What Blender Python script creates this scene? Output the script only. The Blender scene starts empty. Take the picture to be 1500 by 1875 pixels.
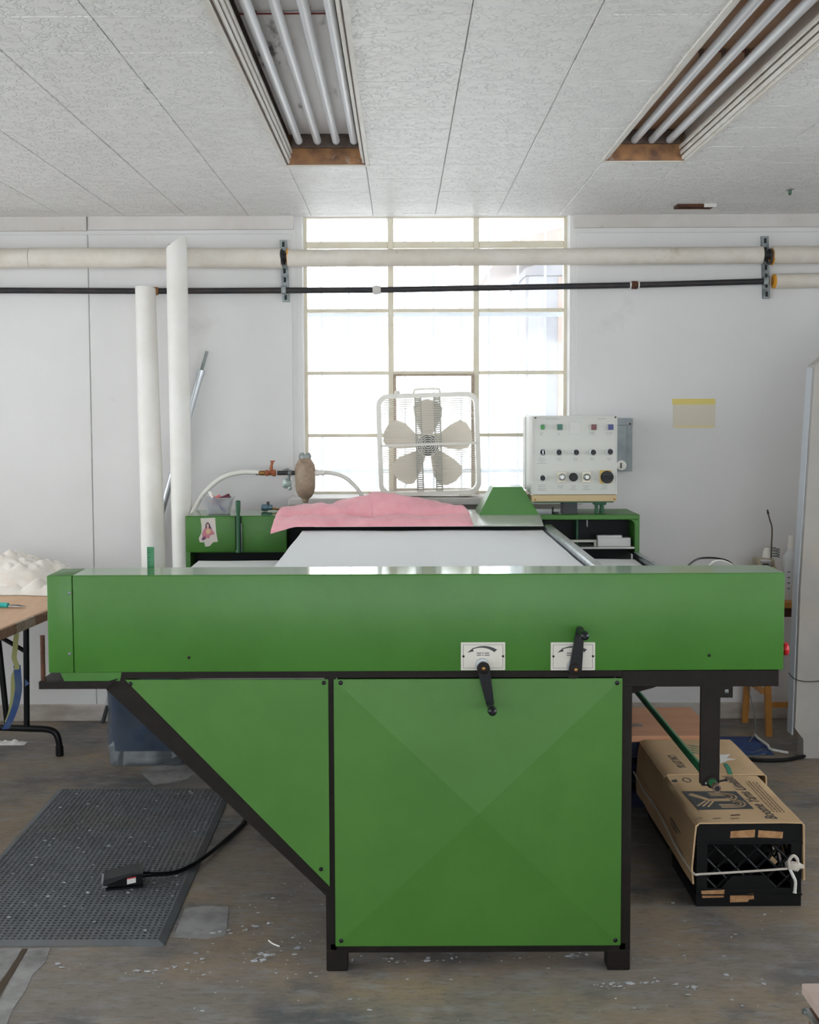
import bpy, bmesh, math, random
from mathutils import Vector, Matrix, noise
random.seed(7)
sc = bpy.context.scene
COL = sc.collection

# ------------------------------------------------------------------ camera
F = 2187.5; PHI = math.radians(3.5); ROLL = math.radians(0.22); EYE = Vector((0, 0, 1.56))
PU, PV = 735.0, 745 + F * math.tan(PHI)
fw = Vector((0, math.cos(PHI), -math.sin(PHI))); up0 = Vector((0, math.sin(PHI), math.cos(PHI))); rt0 = Vector((1, 0, 0))
rt = rt0 * math.cos(ROLL) - up0 * math.sin(ROLL); upv = rt0 * math.sin(ROLL) + up0 * math.cos(ROLL)
cd = bpy.data.cameras.new('camera'); cam = bpy.data.objects.new('camera', cd); COL.objects.link(cam)
cd.sensor_fit = 'VERTICAL'; cd.sensor_height = 30; cd.sensor_width = 24; cd.lens = 35
cd.shift_x = (750 - PU) / 1875; cd.shift_y = -(937.5 - PV) / 1875
cd.clip_start = 0.05; cd.clip_end = 200
m = Matrix.Identity(4)
for i in range(3):
    m[i][0] = rt[i]; m[i][1] = upv[i]; m[i][2] = -fw[i]; m[i][3] = EYE[i]
cam.matrix_world = m
sc.camera = cam

def P(u, v, Y):                      # where the sight line of a picture point meets the plane y = Y
    d = fw * F + rt * (u - PU) - upv * (v - PV)
    return EYE + d * (Y / d.y)
def Z(u, v, z):                      # ... and the plane z
    d = fw * F + rt * (u - PU) - upv * (v - PV)
    return EYE + d * ((z - EYE.z) / d.z)

# ------------------------------------------------------------------ sky and exposure
world = bpy.data.worlds.new('sky'); sc.world = world; world.use_nodes = True
bg = world.node_tree.nodes['Background']; bg.inputs[0].default_value = (0.93, 0.97, 1.0, 1); bg.inputs[1].default_value = 1.0
sc.view_settings.view_transform = 'Standard'; sc.view_settings.look = 'None'
sc.view_settings.gamma = 1; sc.view_settings.use_curve_mapping = False
sc.view_settings.exposure = 2.85
try:
    sc.cycles.max_bounces = 10; sc.cycles.diffuse_bounces = 6; sc.cycles.transparent_max_bounces = 16
    sc.cycles.sample_clamp_indirect = 6
except Exception:
    pass
def portal(name, loc, sx, sy, rot):
    l = bpy.data.lights.new(name, 'AREA'); l.shape = 'RECTANGLE'; l.size = sx; l.size_y = sy; l.cycles.is_portal = True
    o = bpy.data.objects.new(name, l); COL.objects.link(o); o.location = loc; o.rotation_euler = rot
R90 = math.pi / 2
RX0, RX1, RY0, RY1, CZ = -3.4, 3.4, -2.6, 5.9, 2.49
# daylight comes in through the window in view and unseen ones added beside and behind the camera
portal('daylight_back', (0.165, 6.14, 1.8), 1.36, 1.4, (-R90, 0, 0))
FWIN = [(-3.2, -1.15), (-0.95, 0.95), (1.15, 3.2)]
for a, b in FWIN: portal('daylight_front', ((a + b) / 2, RY0 - .1, 1.55), b - a, 1.7, (R90, 0, 0))
LWIN = [(-1.9, 0.3), (0.8, 2.9), (3.4, 5.3)]; RWIN_ADDED = [(-1.5, 0.8), (1.5, 3.9)]  # right-hand windows are unseen, added to brighten ceiling and back wall
for a, b in LWIN: portal('daylight_side', (RX0 - .1, (a + b) / 2, 1.55), 1.7, b - a, (0, -R90, 0))
for a, b in RWIN_ADDED: portal('daylight_side', (RX1 + .1, (a + b) / 2, 1.55), 1.7, b - a, (0, R90, 0))

# ------------------------------------------------------------------ materials
MATS = {}
def mat(name, c, rough=.5, metal=0., c2=None, scale=8., lo=.4, hi=.65, bump=0., bscale=60., spec=.5, stretch=(1, 1, 1), trans=0., alpha=1., c3=None, scale3=2.5, lo3=.55, hi3=.7, sheen=0., detail=5.):
    if name in MATS: return MATS[name]
    M = bpy.data.materials.new(name); M.use_nodes = True; nt = M.node_tree; N = nt.nodes; L = nt.links
    b = N['Principled BSDF']
    b.inputs['Base Color'].default_value = (*c, 1); b.inputs['Roughness'].default_value = rough; b.inputs['Metallic'].default_value = metal
    b.inputs['Specular IOR Level'].default_value = spec
    if trans: b.inputs['Transmission Weight'].default_value = trans
    if alpha < 1: b.inputs['Alpha'].default_value = alpha
    if sheen: b.inputs['Sheen Weight'].default_value = sheen
    if c2 or bump or c3:
        g = N.new('ShaderNodeNewGeometry'); mp = N.new('ShaderNodeMapping'); mp.inputs['Scale'].default_value = stretch
        L.new(g.outputs['Position'], mp.inputs[0])
    def mask(sc_, lo_, hi_):
        n = N.new('ShaderNodeTexNoise'); n.inputs['Scale'].default_value = sc_; n.inputs['Detail'].default_value = detail; n.inputs['Roughness'].default_value = .62
        L.new(mp.outputs[0], n.inputs[0]); r = N.new('ShaderNodeMapRange'); r.inputs[1].default_value = lo_; r.inputs[2].default_value = hi_
        L.new(n.outputs[0], r.inputs[0]); return r.outputs[0]
    out = None
    if c2:
        x = N.new('ShaderNodeMix'); x.data_type = 'RGBA'; x.inputs[6].default_value = (*c, 1); x.inputs[7].default_value = (*c2, 1)
        L.new(mask(scale, lo, hi), x.inputs[0]); out = x.outputs[2]
    if c3:
        x = N.new('ShaderNodeMix'); x.data_type = 'RGBA'; x.inputs[6].default_value = (*c, 1); x.inputs[7].default_value = (*c3, 1)
        if out: L.new(out, x.inputs[6])
        L.new(mask(scale3, lo3, hi3), x.inputs[0]); out = x.outputs[2]
    if out: L.new(out, b.inputs['Base Color'])
    if bump:
        n = N.new('ShaderNodeTexNoise'); n.inputs['Scale'].default_value = bscale; n.inputs['Detail'].default_value = 4
        L.new(mp.outputs[0], n.inputs[0]); bp = N.new('ShaderNodeBump'); bp.inputs['Strength'].default_value = bump; bp.inputs['Distance'].default_value = .01
        L.new(n.outputs[0], bp.inputs['Height']); L.new(bp.outputs[0], b.inputs['Normal'])
    MATS[name] = M; return M

GREEN = mat('green_enamel', (.050, .182, .022), .38, c2=(.043, .162, .018), scale=5, bump=.05, bscale=420, c3=(.042, .13, .024), scale3=9, lo3=.66, hi3=.8)
GREENP = mat('green_panel_enamel', (.058, .188, .024), .44, c2=(.050, .168, .020), scale=4, bump=.05, bscale=420)
GLOSS = mat('polished_green_enamel', (.070, .20, .045), .10, spec=.9)
GREEND = mat('dark_green_paint', (.012, .09, .035), .5)
GREENR = mat('rod_green_paint', (.02, .17, .06), .35, c2=(.03, .22, .09), scale=14)
FRAME = mat('black_frame_paint', (.009, .0065, .005), .6, c2=(.013, .0095, .007), scale=20, bump=.1, bscale=200, spec=.25)
BLACK = mat('black_plastic', (.004, .0045, .006), .38, spec=.35)
DARK = mat('dark_void_paint', (.006, .008, .01), .7)  # near-black, also stands in for shade in openings and gaps
WHITEW = mat('white_wall_paint', (.80, .79, .785), .6, c2=(.77, .76, .755), scale=1.6, c3=(.62, .58, .54), scale3=2.2, lo3=.64, hi3=.86, bump=.04, bscale=30)
TRIMW = mat('white_trim_paint', (.70, .67, .65), .55, c2=(.62, .58, .54), scale=3, c3=(.42, .34, .27), scale3=6, lo3=.66, hi3=.8)
CEILB = mat('ceiling_board', (.55, .54, .52), .8)
STEEL = mat('brushed_steel', (.55, .58, .62), .3, 1., c2=(.4, .42, .46), scale=10)
ALU = mat('aluminium', (.62, .65, .68), .35, 1.)
CHROME = mat('chrome', (.8, .8, .82), .12, 1.)
ZINC = mat('galvanised_steel', (.32, .35, .35), .5, .8, c2=(.16, .18, .18), scale=18)
RUST = mat('rusty_iron', (.10, .035, .015), .8, c2=(.05, .02, .012), scale=40)
IRON = mat('black_iron_pipe', (.03, .03, .035), .5, .3, c2=(.055, .045, .045), scale=9, c3=(.3, .3, .3), scale3=30, lo3=.7, hi3=.78)
BRASS = mat('brass', (.42, .22, .08), .4, .9, c2=(.25, .11, .04), scale=50)
COPPER = mat('copper_paint', (.40, .13, .05), .5, .3, c2=(.25, .07, .03), scale=60)
CREAM = mat('cream_enamel', (.60, .60, .555), .42)
BEIGE = mat('beige_enamel', (.50, .38, .20), .45)
YELLOWP = mat('yellow_plate', (.65, .45, .14), .5)
IVORY = mat('ivory_plastic', (.70, .65, .53), .4, c2=(.66, .60, .48), scale=12)
FANW = mat('fan_plastic', (.87, .84, .78), .4)
BLADE = mat('fan_blade_plastic', (.88, .81, .71), .4)
FELT = mat('white_belt_fabric', (.86, .88, .89), .8, bump=.12, bscale=90, stretch=(1, 7, 1))
PINK = mat('pink_towelling', (.94, .46, .51), .95, c2=(.90, .38, .44), scale=10, bump=.35, bscale=260, sheen=.3)
ROLLP = mat('white_wrapped_paper', (.88, .86, .83), .5, c2=(.83, .80, .75), scale=5, bump=.06, bscale=24)
LAG = mat('pipe_lagging', (.78, .73, .66), .65, c2=(.70, .63, .54), scale=6, c3=(.42, .27, .12), scale3=5, lo3=.64, hi3=.84, bump=.12, bscale=22)
FOAM = mat('orange_foam', (.75, .33, .03), .9)
TUBEW = mat('tube_glass', (.78, .80, .84), .3)
TROFW = mat('fixture_white_enamel', (.86, .83, .81), .5, c2=(.80, .76, .74), scale=6, c3=(.07, .05, .045), scale3=6, lo3=.60, hi3=.70, stretch=(2.2, .55, 1))
TROFR = mat('fixture_rusted_enamel', (.40, .22, .12), .7, c2=(.50, .33, .22), scale=5, c3=(.48, .40, .34), scale3=5, lo3=.62, hi3=.75, stretch=(2, .5, 1))
ENDR = mat('fixture_end_rust', (.42, .21, .09), .75, c2=(.16, .08, .05), scale=14, c3=(.55, .48, .42), scale3=18, lo3=.62, hi3=.75)
FLANGE = mat('fixture_flange', (.66, .62, .56), .45, c2=(.72, .70, .67), scale=9, c3=(.16, .09, .04), scale3=14, lo3=.70, hi3=.78)
FLANGED = mat('fixture_side_brown', (.10, .07, .055), .7, c2=(.16, .12, .10), scale=20)
FRAMEW = mat('window_frame_paint', (.84, .79, .66), .6, c2=(.78, .71, .56), scale=9, c3=(.45, .33, .2), scale3=16, lo3=.7, hi3=.78)
VENTF = mat('vent_frame_brown', (.36, .27, .2), .6, c2=(.5, .42, .34), scale=30)
GRILLE = mat('grille_glare_tint', (.50, .56, .66), .5)  # pale blue tint puts the window glare into the bars
WOODT = mat('table_wood', (.66, .40, .22), .42, c2=(.60, .34, .18), scale=5, stretch=(5, 1, 5))
WOODE = [mat('edge_wood_%s' % n, c, .6, c2=tuple(k * .6 for k in c), scale=14, stretch=(1, 6, 6)) for n, c in (('dark', (.20, .11, .06)), ('tan', (.52, .31, .15)), ('grey', (.42, .33, .24)), ('brown', (.30, .17, .10)))]
STOOLW = mat('orange_stool_wood', (.55, .25, .05), .5, c2=(.45, .18, .03), scale=8, stretch=(4, 4, 1))
CARD = mat('cardboard', (.60, .41, .235), .8, c2=(.55, .365, .20), scale=6, c3=(.22, .14, .075), scale3=5, lo3=.66, hi3=.82)
CARDO = mat('orange_card_board', (.60, .30, .17), .6, c2=(.55, .26, .14), scale=5, stretch=(1, 5, 1))
INK = mat('print_ink', (.055, .058, .062), .7)
INKG = mat('green_print_ink', (.04, .26, .16), .7)
CRATE = mat('black_crate_plastic', (.0045, .005, .006), .45, spec=.3)
CRATEB = mat('navy_crate_plastic', (.010, .018, .05), .42)
LABELP = mat('tan_paper_label', (.50, .28, .13), .8, c2=(.36, .17, .07), scale=60)
WHITEP = mat('white_paper', (.82, .81, .78), .7)
STRING = mat('white_string', (.62, .56, .50), .8)
PLATE = mat('ivory_plate', (.66, .63, .57), .4)
CRANK = mat('crank_black_enamel', (.004, .005, .008), .3, spec=.4)
RUBBER = mat('rubber_mat', (.135, .148, .160), .6, c2=(.105, .113, .12), scale=6, c3=(.15, .135, .125), scale3=2, lo3=.5, hi3=.75)
CONC = mat('concrete_column', (.50, .47, .43), .8, c2=(.44, .42, .39), scale=4, c3=(.55, .47, .38), scale3=2.5, bump=.08, bscale=30)
BLUEF = mat('navy_fabric', (.012, .035, .085), .85, c2=(.02, .06, .13), scale=9)
DENIM = mat('blue_denim', (.025, .05, .16), .9, c2=(.04, .08, .22), scale=40)
TEAL = mat('teal_plastic', (.02, .42, .38), .4)
RED = mat('red_plastic', (.55, .01, .02), .35)
REDD = mat('dark_red_lens', (.13, .006, .012), .3)
BLUEL = mat('blue_lens', (.012, .02, .17), .3)
TEALL = mat('teal_lens', (.0, .11, .075), .3)
GREENL = mat('green_lens', (.01, .23, .02), .3)
LINT = mat('lint_fluff', (.42, .43, .45), .95)
BROWNB = mat('brown_filter_bowl', (.30, .21, .15), .5, c2=(.40, .30, .22), scale=40, c3=(.10, .07, .05), scale3=12, lo3=.6, hi3=.7)
HOSE = mat('white_hose', (.74, .72, .67), .45)
PADL = mat('grey_electric_box', (.34, .38, .40), .5, c2=(.26, .29, .31), scale=10)
POST = mat('dark_grey_post', (.05, .055, .058), .6)
TAPE = mat('yellow_tape', (.80, .66, .20), .6)
NOTE = mat('cream_note_paper', (.74, .68, .56), .8)
RIBY = mat('yellow_green_strap', (.50, .52, .22), .7)
RIBB = mat('blue_strap', (.03, .10, .36), .7, c2=(.10, .16, .28), scale=9)
CABT = mat('pale_wood_top', (.46, .36, .32), .5, c2=(.42, .32, .28), scale=7, stretch=(1, 5, 1))
CABW = mat('brown_wood', (.17, .085, .05), .55, c2=(.12, .06, .035), scale=8, stretch=(4, 4, 1))
OUTW = mat('pale_outside_render', (.80, .80, .80), .9)
OUTD = mat('grey_outside_cladding', (.17, .18, .22), .8, c2=(.24, .22, .22), scale=3, stretch=(4, 4, .3))
OUTB = mat('brown_outside_timber', (.20, .13, .10), .8)
GROUNDM = mat('pale_concrete_ground', (.7, .69, .67), .9)

def tile_mat():
    M = mat('ceiling_tile_paint', (.82, .815, .80), .42, c2=(.79, .78, .765), scale=3)
    nt = M.node_tree; N = nt.nodes; L = nt.links; b = N['Principled BSDF']
    g = N.new('ShaderNodeNewGeometry'); n = N.new('ShaderNodeTexNoise'); n.inputs['Scale'].default_value = 16; n.inputs['Detail'].default_value = 2
    L.new(g.outputs['Position'], n.inputs[0])
    ad = N.new('ShaderNodeMix'); ad.data_type = 'VECTOR'; ad.inputs[0].default_value = .08
    L.new(g.outputs['Position'], ad.inputs[4]); L.new(n.outputs[1], ad.inputs[5])
    v = N.new('ShaderNodeTexVoronoi'); v.feature = 'DISTANCE_TO_EDGE'; v.inputs['Scale'].default_value = 42; L.new(ad.outputs[1], v.inputs[0])
    r = N.new('ShaderNodeMapRange'); r.inputs[1].default_value = 0; r.inputs[2].default_value = .12; L.new(v.outputs[0], r.inputs[0])
    n2 = N.new('ShaderNodeTexNoise'); n2.inputs['Scale'].default_value = 25; L.new(g.outputs['Position'], n2.inputs[0])
    r2 = N.new('ShaderNodeMapRange'); r2.inputs[1].default_value = .45; r2.inputs[2].default_value = .6; L.new(n2.outputs[0], r2.inputs[0])
    mx = N.new('ShaderNodeMath'); mx.operation = 'MAXIMUM'; L.new(r.outputs[0], mx.inputs[0]); L.new(r2.outputs[0], mx.inputs[1])
    bp = N.new('ShaderNodeBump'); bp.inputs['Strength'].default_value = .8; bp.inputs['Distance'].default_value = .005
    L.new(mx.outputs[0], bp.inputs['Height']); L.new(bp.outputs[0], b.inputs['Normal'])
    return M
TILE = tile_mat()

def glass_mat(name, tint, dust, dcol, rough=.05, noise_scale=6):
    M = bpy.data.materials.new(name); M.use_nodes = True; nt = M.node_tree; N = nt.nodes; L = nt.links
    N.remove(N['Principled BSDF']); out = N['Material Output']
    t = N.new('ShaderNodeBsdfTransparent'); t.inputs[0].default_value = (*tint, 1)
    gl = N.new('ShaderNodeBsdfGlossy'); gl.inputs['Roughness'].default_value = rough
    fr = N.new('ShaderNodeFresnel'); fr.inputs[0].default_value = 1.45
    a = N.new('ShaderNodeMixShader'); L.new(fr.outputs[0], a.inputs[0]); L.new(t.outputs[0], a.inputs[1]); L.new(gl.outputs[0], a.inputs[2])
    d = N.new('ShaderNodeBsdfTranslucent'); d.inputs[0].default_value = (*dcol, 1)
    d2 = N.new('ShaderNodeBsdfDiffuse'); d2.inputs[0].default_value = (*dcol, 1)
    dm = N.new('ShaderNodeMixShader'); dm.inputs[0].default_value = .5; L.new(d.outputs[0], dm.inputs[1]); L.new(d2.outputs[0], dm.inputs[2])
    g = N.new('ShaderNodeNewGeometry'); n = N.new('ShaderNodeTexNoise'); n.inputs['Scale'].default_value = noise_scale; n.inputs['Detail'].default_value = 6; L.new(g.outputs['Position'], n.inputs[0])
    r = N.new('ShaderNodeMapRange'); r.inputs[1].default_value = .3; r.inputs[2].default_value = .75; r.inputs[3].default_value = dust * .3; r.inputs[4].default_value = dust; L.new(n.outputs[0], r.inputs[0])
    b = N.new('ShaderNodeMixShader'); L.new(r.outputs[0], b.inputs[0]); L.new(a.outputs[0], b.inputs[1]); L.new(dm.outputs[0], b.inputs[2])
    L.new(b.outputs[0], out.inputs[0]); return M
GLASS = glass_mat('dusty_window_glass', (.96, .97, .97), .32, (.85, .86, .88))
PLASTIC = glass_mat('clear_plastic_film', (.90, .94, .97), .30, (.6, .66, .72), .12, 20)
WRAP = mat('cloudy_plastic_wrap', (.86, .81, .75), .25, c2=(.78, .70, .62), scale=10)
TUBP = glass_mat('translucent_tub_plastic', (.92, .93, .95), .6, (.85, .85, .87), .2, 5)

def floor_mat():
    M = mat('stained_concrete', (.225, .195, .168), .55, c2=(.34, .25, .155), scale=1.5, lo=.44, hi=.66, c3=(.10, .103, .112), scale3=2.3, lo3=.50, hi3=.66, detail=8)
    nt = M.node_tree; N = nt.nodes; L = nt.links; b = N['Principled BSDF']
    prev = b.inputs['Base Color'].links[0].from_socket
    g = N.new('ShaderNodeNewGeometry')
    mp = N.new('ShaderNodeMapping'); mp.inputs['Scale'].default_value = (1.0, 3.2, 1); L.new(g.outputs['Position'], mp.inputs[0])
    n = N.new('ShaderNodeTexNoise'); n.inputs['Scale'].default_value = 7; n.inputs['Detail'].default_value = 10; n.inputs['Roughness'].default_value = .7; L.new(mp.outputs[0], n.inputs[0])
    r = N.new('ShaderNodeMapRange'); r.inputs[1].default_value = .50; r.inputs[2].default_value = .66; r.inputs[4].default_value = .65; L.new(n.outputs[0], r.inputs[0])
    x = N.new('ShaderNodeMix'); x.data_type = 'RGBA'; L.new(r.outputs[0], x.inputs[0]); L.new(prev, x.inputs[6]); x.inputs[7].default_value = (.30, .30, .305, 1)
    n2 = N.new('ShaderNodeTexNoise'); n2.inputs['Scale'].default_value = 22; n2.inputs['Detail'].default_value = 8; n2.inputs['Roughness'].default_value = .75; L.new(mp.outputs[0], n2.inputs[0])
    r2 = N.new('ShaderNodeMapRange'); r2.inputs[1].default_value = .50; r2.inputs[2].default_value = .70; r2.inputs[4].default_value = .6; L.new(n2.outputs[0], r2.inputs[0])
    y = N.new('ShaderNodeMix'); y.data_type = 'RGBA'; L.new(r2.outputs[0], y.inputs[0]); L.new(x.outputs[2], y.inputs[6]); y.inputs[7].default_value = (.06, .056, .052, 1)
    L.new(y.outputs[2], b.inputs['Base Color'])
    bp = N.new('ShaderNodeBump'); bp.inputs['Strength'].default_value = .25; bp.inputs['Distance'].default_value = .006; L.new(n2.outputs[0], bp.inputs['Height']); L.new(bp.outputs[0], b.inputs['Normal'])
    return M
FLOOR = floor_mat()
PATCH = mat('pale_concrete_patch', (.33, .325, .315), .7, c2=(.17, .165, .16), scale=9, detail=8)

# ------------------------------------------------------------------ mesh builder
class B:
    def __init__(s): s.v = []; s.f = []
    def add(s, vs, fs):
        k = len(s.v); s.v += [Vector(p) for p in vs]; s.f += [tuple(i + k for i in f) for f in fs]; return s
    def box(s, x0, x1, y0, y1, z0, z1, bev=0., seg=2, M=None):
        if not bev:
            vs = [(x, y, z) for x in (x0, x1) for y in (y0, y1) for z in (z0, z1)]
            fs = [(0, 1, 3, 2), (4, 6, 7, 5), (0, 4, 5, 1), (2, 3, 7, 6), (0, 2, 6, 4), (1, 5, 7, 3)]
        else:
            bm = bmesh.new(); bmesh.ops.create_cube(bm, size=1)
            for q in bm.verts: q.co = ((x0 + x1) / 2 + q.co.x * (x1 - x0), (y0 + y1) / 2 + q.co.y * (y1 - y0), (z0 + z1) / 2 + q.co.z * (z1 - z0))
            bmesh.ops.bevel(bm, geom=bm.edges[:], offset=bev, segments=seg, profile=.5, affect='EDGES')
            bm.verts.index_update(); vs = [q.co.copy() for q in bm.verts]; fs = [tuple(q.index for q in f.verts) for f in bm.faces]; bm.free()
        if M: vs = [M @ Vector(p) for p in vs]
        return s.add(vs, fs)
    def cyl(s, p0, p1, r, n=16, r2=None, caps=True):
        return s.tube([p0, p1], [r, r if r2 is None else r2], n, caps)
    def tube(s, pts, r, n=10, caps=True):
        pts = [Vector(p) for p in pts]; rs = r if isinstance(r, (list, tuple)) else [r] * len(pts)
        vs = []; fs = []; ref = None
        for i, p in enumerate(pts):
            t = (pts[min(i + 1, len(pts) - 1)] - pts[max(i - 1, 0)]).normalized()
            if ref is None: ref = Vector((0, 0, 1)) if abs(t.z) < .9 else Vector((1, 0, 0))
            a = (ref - t * ref.dot(t)).normalized(); b = t.cross(a); ref = a
            vs += [p + (a * math.cos(2 * math.pi * k / n) + b * math.sin(2 * math.pi * k / n)) * rs[i] for k in range(n)]
        for i in range(len(pts) - 1):
            fs += [(i * n + k, i * n + (k + 1) % n, (i + 1) * n + (k + 1) % n, (i + 1) * n + k) for k in range(n)]
        if caps: fs += [tuple(range(n))[::-1], tuple(range((len(pts) - 1) * n, len(pts) * n))]
        return s.add(vs, fs)
    def lathe(s, prof, o, axis='Z', n=20):      # prof: (radius, height)
        ax = {'Z': (0, 1, 2), 'Y': (0, 2, 1), 'X': (1, 2, 0)}[axis]; vs = []; fs = []
        for r, h in prof:
            for k in range(n):
                c = [0, 0, 0]; c[ax[0]] = r * math.cos(2 * math.pi * k / n); c[ax[1]] = r * math.sin(2 * math.pi * k / n); c[ax[2]] = h
                vs.append(Vector(c) + Vector(o))
        m_ = len(prof)
        for i in range(m_ - 1): fs += [(i * n + k, i * n + (k + 1) % n, (i + 1) * n + (k + 1) % n, (i + 1) * n + k) for k in range(n)]
        fs += [tuple(range(n))[::-1], tuple(range((m_ - 1) * n, m_ * n))]
        return s.add(vs, fs)
    def prism(s, poly, axis, a, b):             # poly in the two other axes, extruded a..b along axis
        def pt(p, h): return {'Y': (p[0], h, p[1]), 'X': (h, p[0], p[1]), 'Z': (p[0], p[1], h)}[axis]
        n = len(poly); vs = [pt(p, a) for p in poly] + [pt(p, b) for p in poly]
        fs = [tuple(range(n)), tuple(range(2 * n - 1, n - 1, -1))] + [(k, n + k, n + (k + 1) % n, (k + 1) % n) for k in range(n)]
        return s.add(vs, fs)
    def ring(s, outer, inner, axis, a, b):      # frame between two loops of equal length
        def pt(p, h): return {'Y': (p[0], h, p[1]), 'X': (h, p[0], p[1]), 'Z': (p[0], p[1], h)}[axis]
        n = len(outer); vs = [pt(p, h) for h in (a, b) for L_ in (outer, inner) for p in L_]; fs = []
        for k in range(n):
            j = (k + 1) % n
            fs += [(k, j, n + j, n + k), (2 * n + k, 3 * n + k, 3 * n + j, 2 * n + j), (k, 2 * n + k, 2 * n + j, j), (n + k, n + j, 3 * n + j, 3 * n + k)]
        return s.add(vs, fs)
    def blob(s, c, r, sub=1, amp=.3, seed=0, sq=(1, 1, 1)):
        bm = bmesh.new(); bmesh.ops.create_icosphere(bm, subdivisions=sub, radius=1)
        vs = []
        for q in bm.verts:
            k = 1 + amp * noise.noise(q.co * 1.7 + Vector((seed * 7.1, seed * 3.3, 0)))
            vs.append(Vector(c) + Vector((q.co.x * sq[0], q.co.y * sq[1], q.co.z * sq[2])) * r * k)
        bm.verts.index_update(); fs = [tuple(q.index for q in f.verts) for f in bm.faces]; bm.free()
        return s.add(vs, fs)
    def grid(s, fn, nu, nv):
        vs = [fn(i / nu, j / nv) for j in range(nv + 1) for i in range(nu + 1)]
        fs = [(j * (nu + 1) + i, j * (nu + 1) + i + 1, (j + 1) * (nu + 1) + i + 1, (j + 1) * (nu + 1) + i) for j in range(nv) for i in range(nu)]
        return s.add(vs, fs)
    def move(s, M): s.v = [M @ p for p in s.v]; return s
def rrect(x0, x1, z0, z1, r, n=6):
    out = []
    for cx, cz, a0 in ((x1 - r, z1 - r, 0), (x0 + r, z1 - r, 90), (x0 + r, z0 + r, 180), (x1 - r, z0 + r, 270)):
        out += [(cx + r * math.cos(math.radians(a0 + 90 * k / n)), cz + r * math.sin(math.radians(a0 + 90 * k / n))) for k in range(n + 1)]
    return out

ORI = {}
def obj(name, b, mt, parent=None, smooth=True, kind=None, ang=35, label=None):
    me = bpy.data.meshes.new(name); lo = Vector([min(p[i] for p in b.v) for i in range(3)]); hi = Vector([max(p[i] for p in b.v) for i in range(3)])
    c = (lo + hi) / 2
    if parent is None: c.z = lo.z
    me.from_pydata([p - c for p in b.v], [], b.f); me.update()
    bm = bmesh.new(); bm.from_mesh(me); bmesh.ops.recalc_face_normals(bm, faces=bm.faces); bm.to_mesh(me); bm.free()
    if smooth:
        me.polygons.foreach_set('use_smooth', [True] * len(me.polygons)); me.set_sharp_from_angle(angle=math.radians(ang))
    me.materials.append(mt)
    o = bpy.data.objects.new(name, me); COL.objects.link(o)
    if parent is not None: o.parent = parent; o.location = c - ORI[parent.name]
    else: o.location = c
    ORI[o.name] = c
    if kind: o['kind'] = kind
    if label: o['label'] = label
    return o
def clone(src, parent, shift):          # a piece that shares its mesh with src
    o = src.copy(); COL.objects.link(o); o.parent = parent; c = ORI[src.name] + Vector(shift); o.location = c - ORI[parent.name]; ORI[o.name] = c; return o
def tag(o, label, cat, group=None):
    o['label'] = label; o['category'] = cat
    if group: o['group'] = group
    return o
def thing(name, loc, label, cat, group=None):
    o = bpy.data.objects.new(name, None); COL.objects.link(o); o.location = loc; o.empty_display_size = .1; ORI[o.name] = Vector(loc)
    return tag(o, label, cat, group)
def struct(name, loc):
    o = bpy.data.objects.new(name, None); COL.objects.link(o); o.location = loc; ORI[o.name] = Vector(loc); o['kind'] = 'structure'; return o
def text(name, s, size, M, mt, parent, shear=0., extrude=.0002, sx=1.):
    cu = bpy.data.curves.new(name, 'FONT'); cu.body = s; cu.size = size; cu.shear = shear; cu.extrude = extrude; cu.align_x = 'LEFT'
    t = bpy.data.objects.new(name, cu); COL.objects.link(t); dg = bpy.context.evaluated_depsgraph_get()
    me = bpy.data.meshes.new_from_object(t.evaluated_get(dg)); b = B().add([M @ Vector((q.co.x * sx, q.co.y, q.co.z)) for q in me.vertices], [tuple(p.vertices) for p in me.polygons])
    bpy.data.objects.remove(t); bpy.data.curves.remove(cu); bpy.data.meshes.remove(me)
    return obj(name, b, mt, parent, smooth=False)
def spline(pts, n=8):
    pts = [Vector(p) for p in pts]; out = []
    for i in range(len(pts) - 1):
        p0 = pts[max(i - 1, 0)]; p1 = pts[i]; p2 = pts[i + 1]; p3 = pts[min(i + 2, len(pts) - 1)]
        for k in range(n):
            t = k / n; out.append(.5 * ((2 * p1) + (p2 - p0) * t + (2 * p0 - 5 * p1 + 4 * p2 - p3) * t * t + (3 * p1 - p0 - 3 * p2 + p3) * t ** 3))
    return out + [pts[-1]]

# ================================================================== the setting
fl = obj('floor', B().box(RX0 - .2, RX1 + .2, RY0 - .2, RY1, -.15, 0), FLOOR, kind='structure')
def patch(pts, name='floor_patch', mt=PATCH, h=.0012):
    b = B(); ps = [Z(u, v, 0) for u, v in pts]; b.prism([(p.x, p.y) for p in ps], 'Z', -.004, h); return obj(name, b, mt, fl, smooth=False)
patch([(318, 1716), (338, 1664), (372, 1659), (419, 1661), (414, 1712), (380, 1719), (345, 1717)])
patch([(-150, 1885), (-20, 1738), (40, 1737), (20, 1775), (-40, 1840), (-80, 1890)])
patch([(-30, 1895), (12, 1808), (52, 1738), (92, 1735), (84, 1762), (60, 1785), (48, 1812), (22, 1850), (6, 1895)])
patch([(255, 1412), (300, 1398), (330, 1382), (352, 1388), (372, 1408), (340, 1428), (282, 1438)])
obj('floor_joint', B().prism([(p.x, p.y) for p in (Z(-40, 1860, 0), Z(42, 1738, 0), Z(50, 1738, 0), Z(-25, 1865, 0))], 'Z', -.004, .0016), mat('joint_dirt', (.07, .05, .03), .9), fl)

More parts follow.
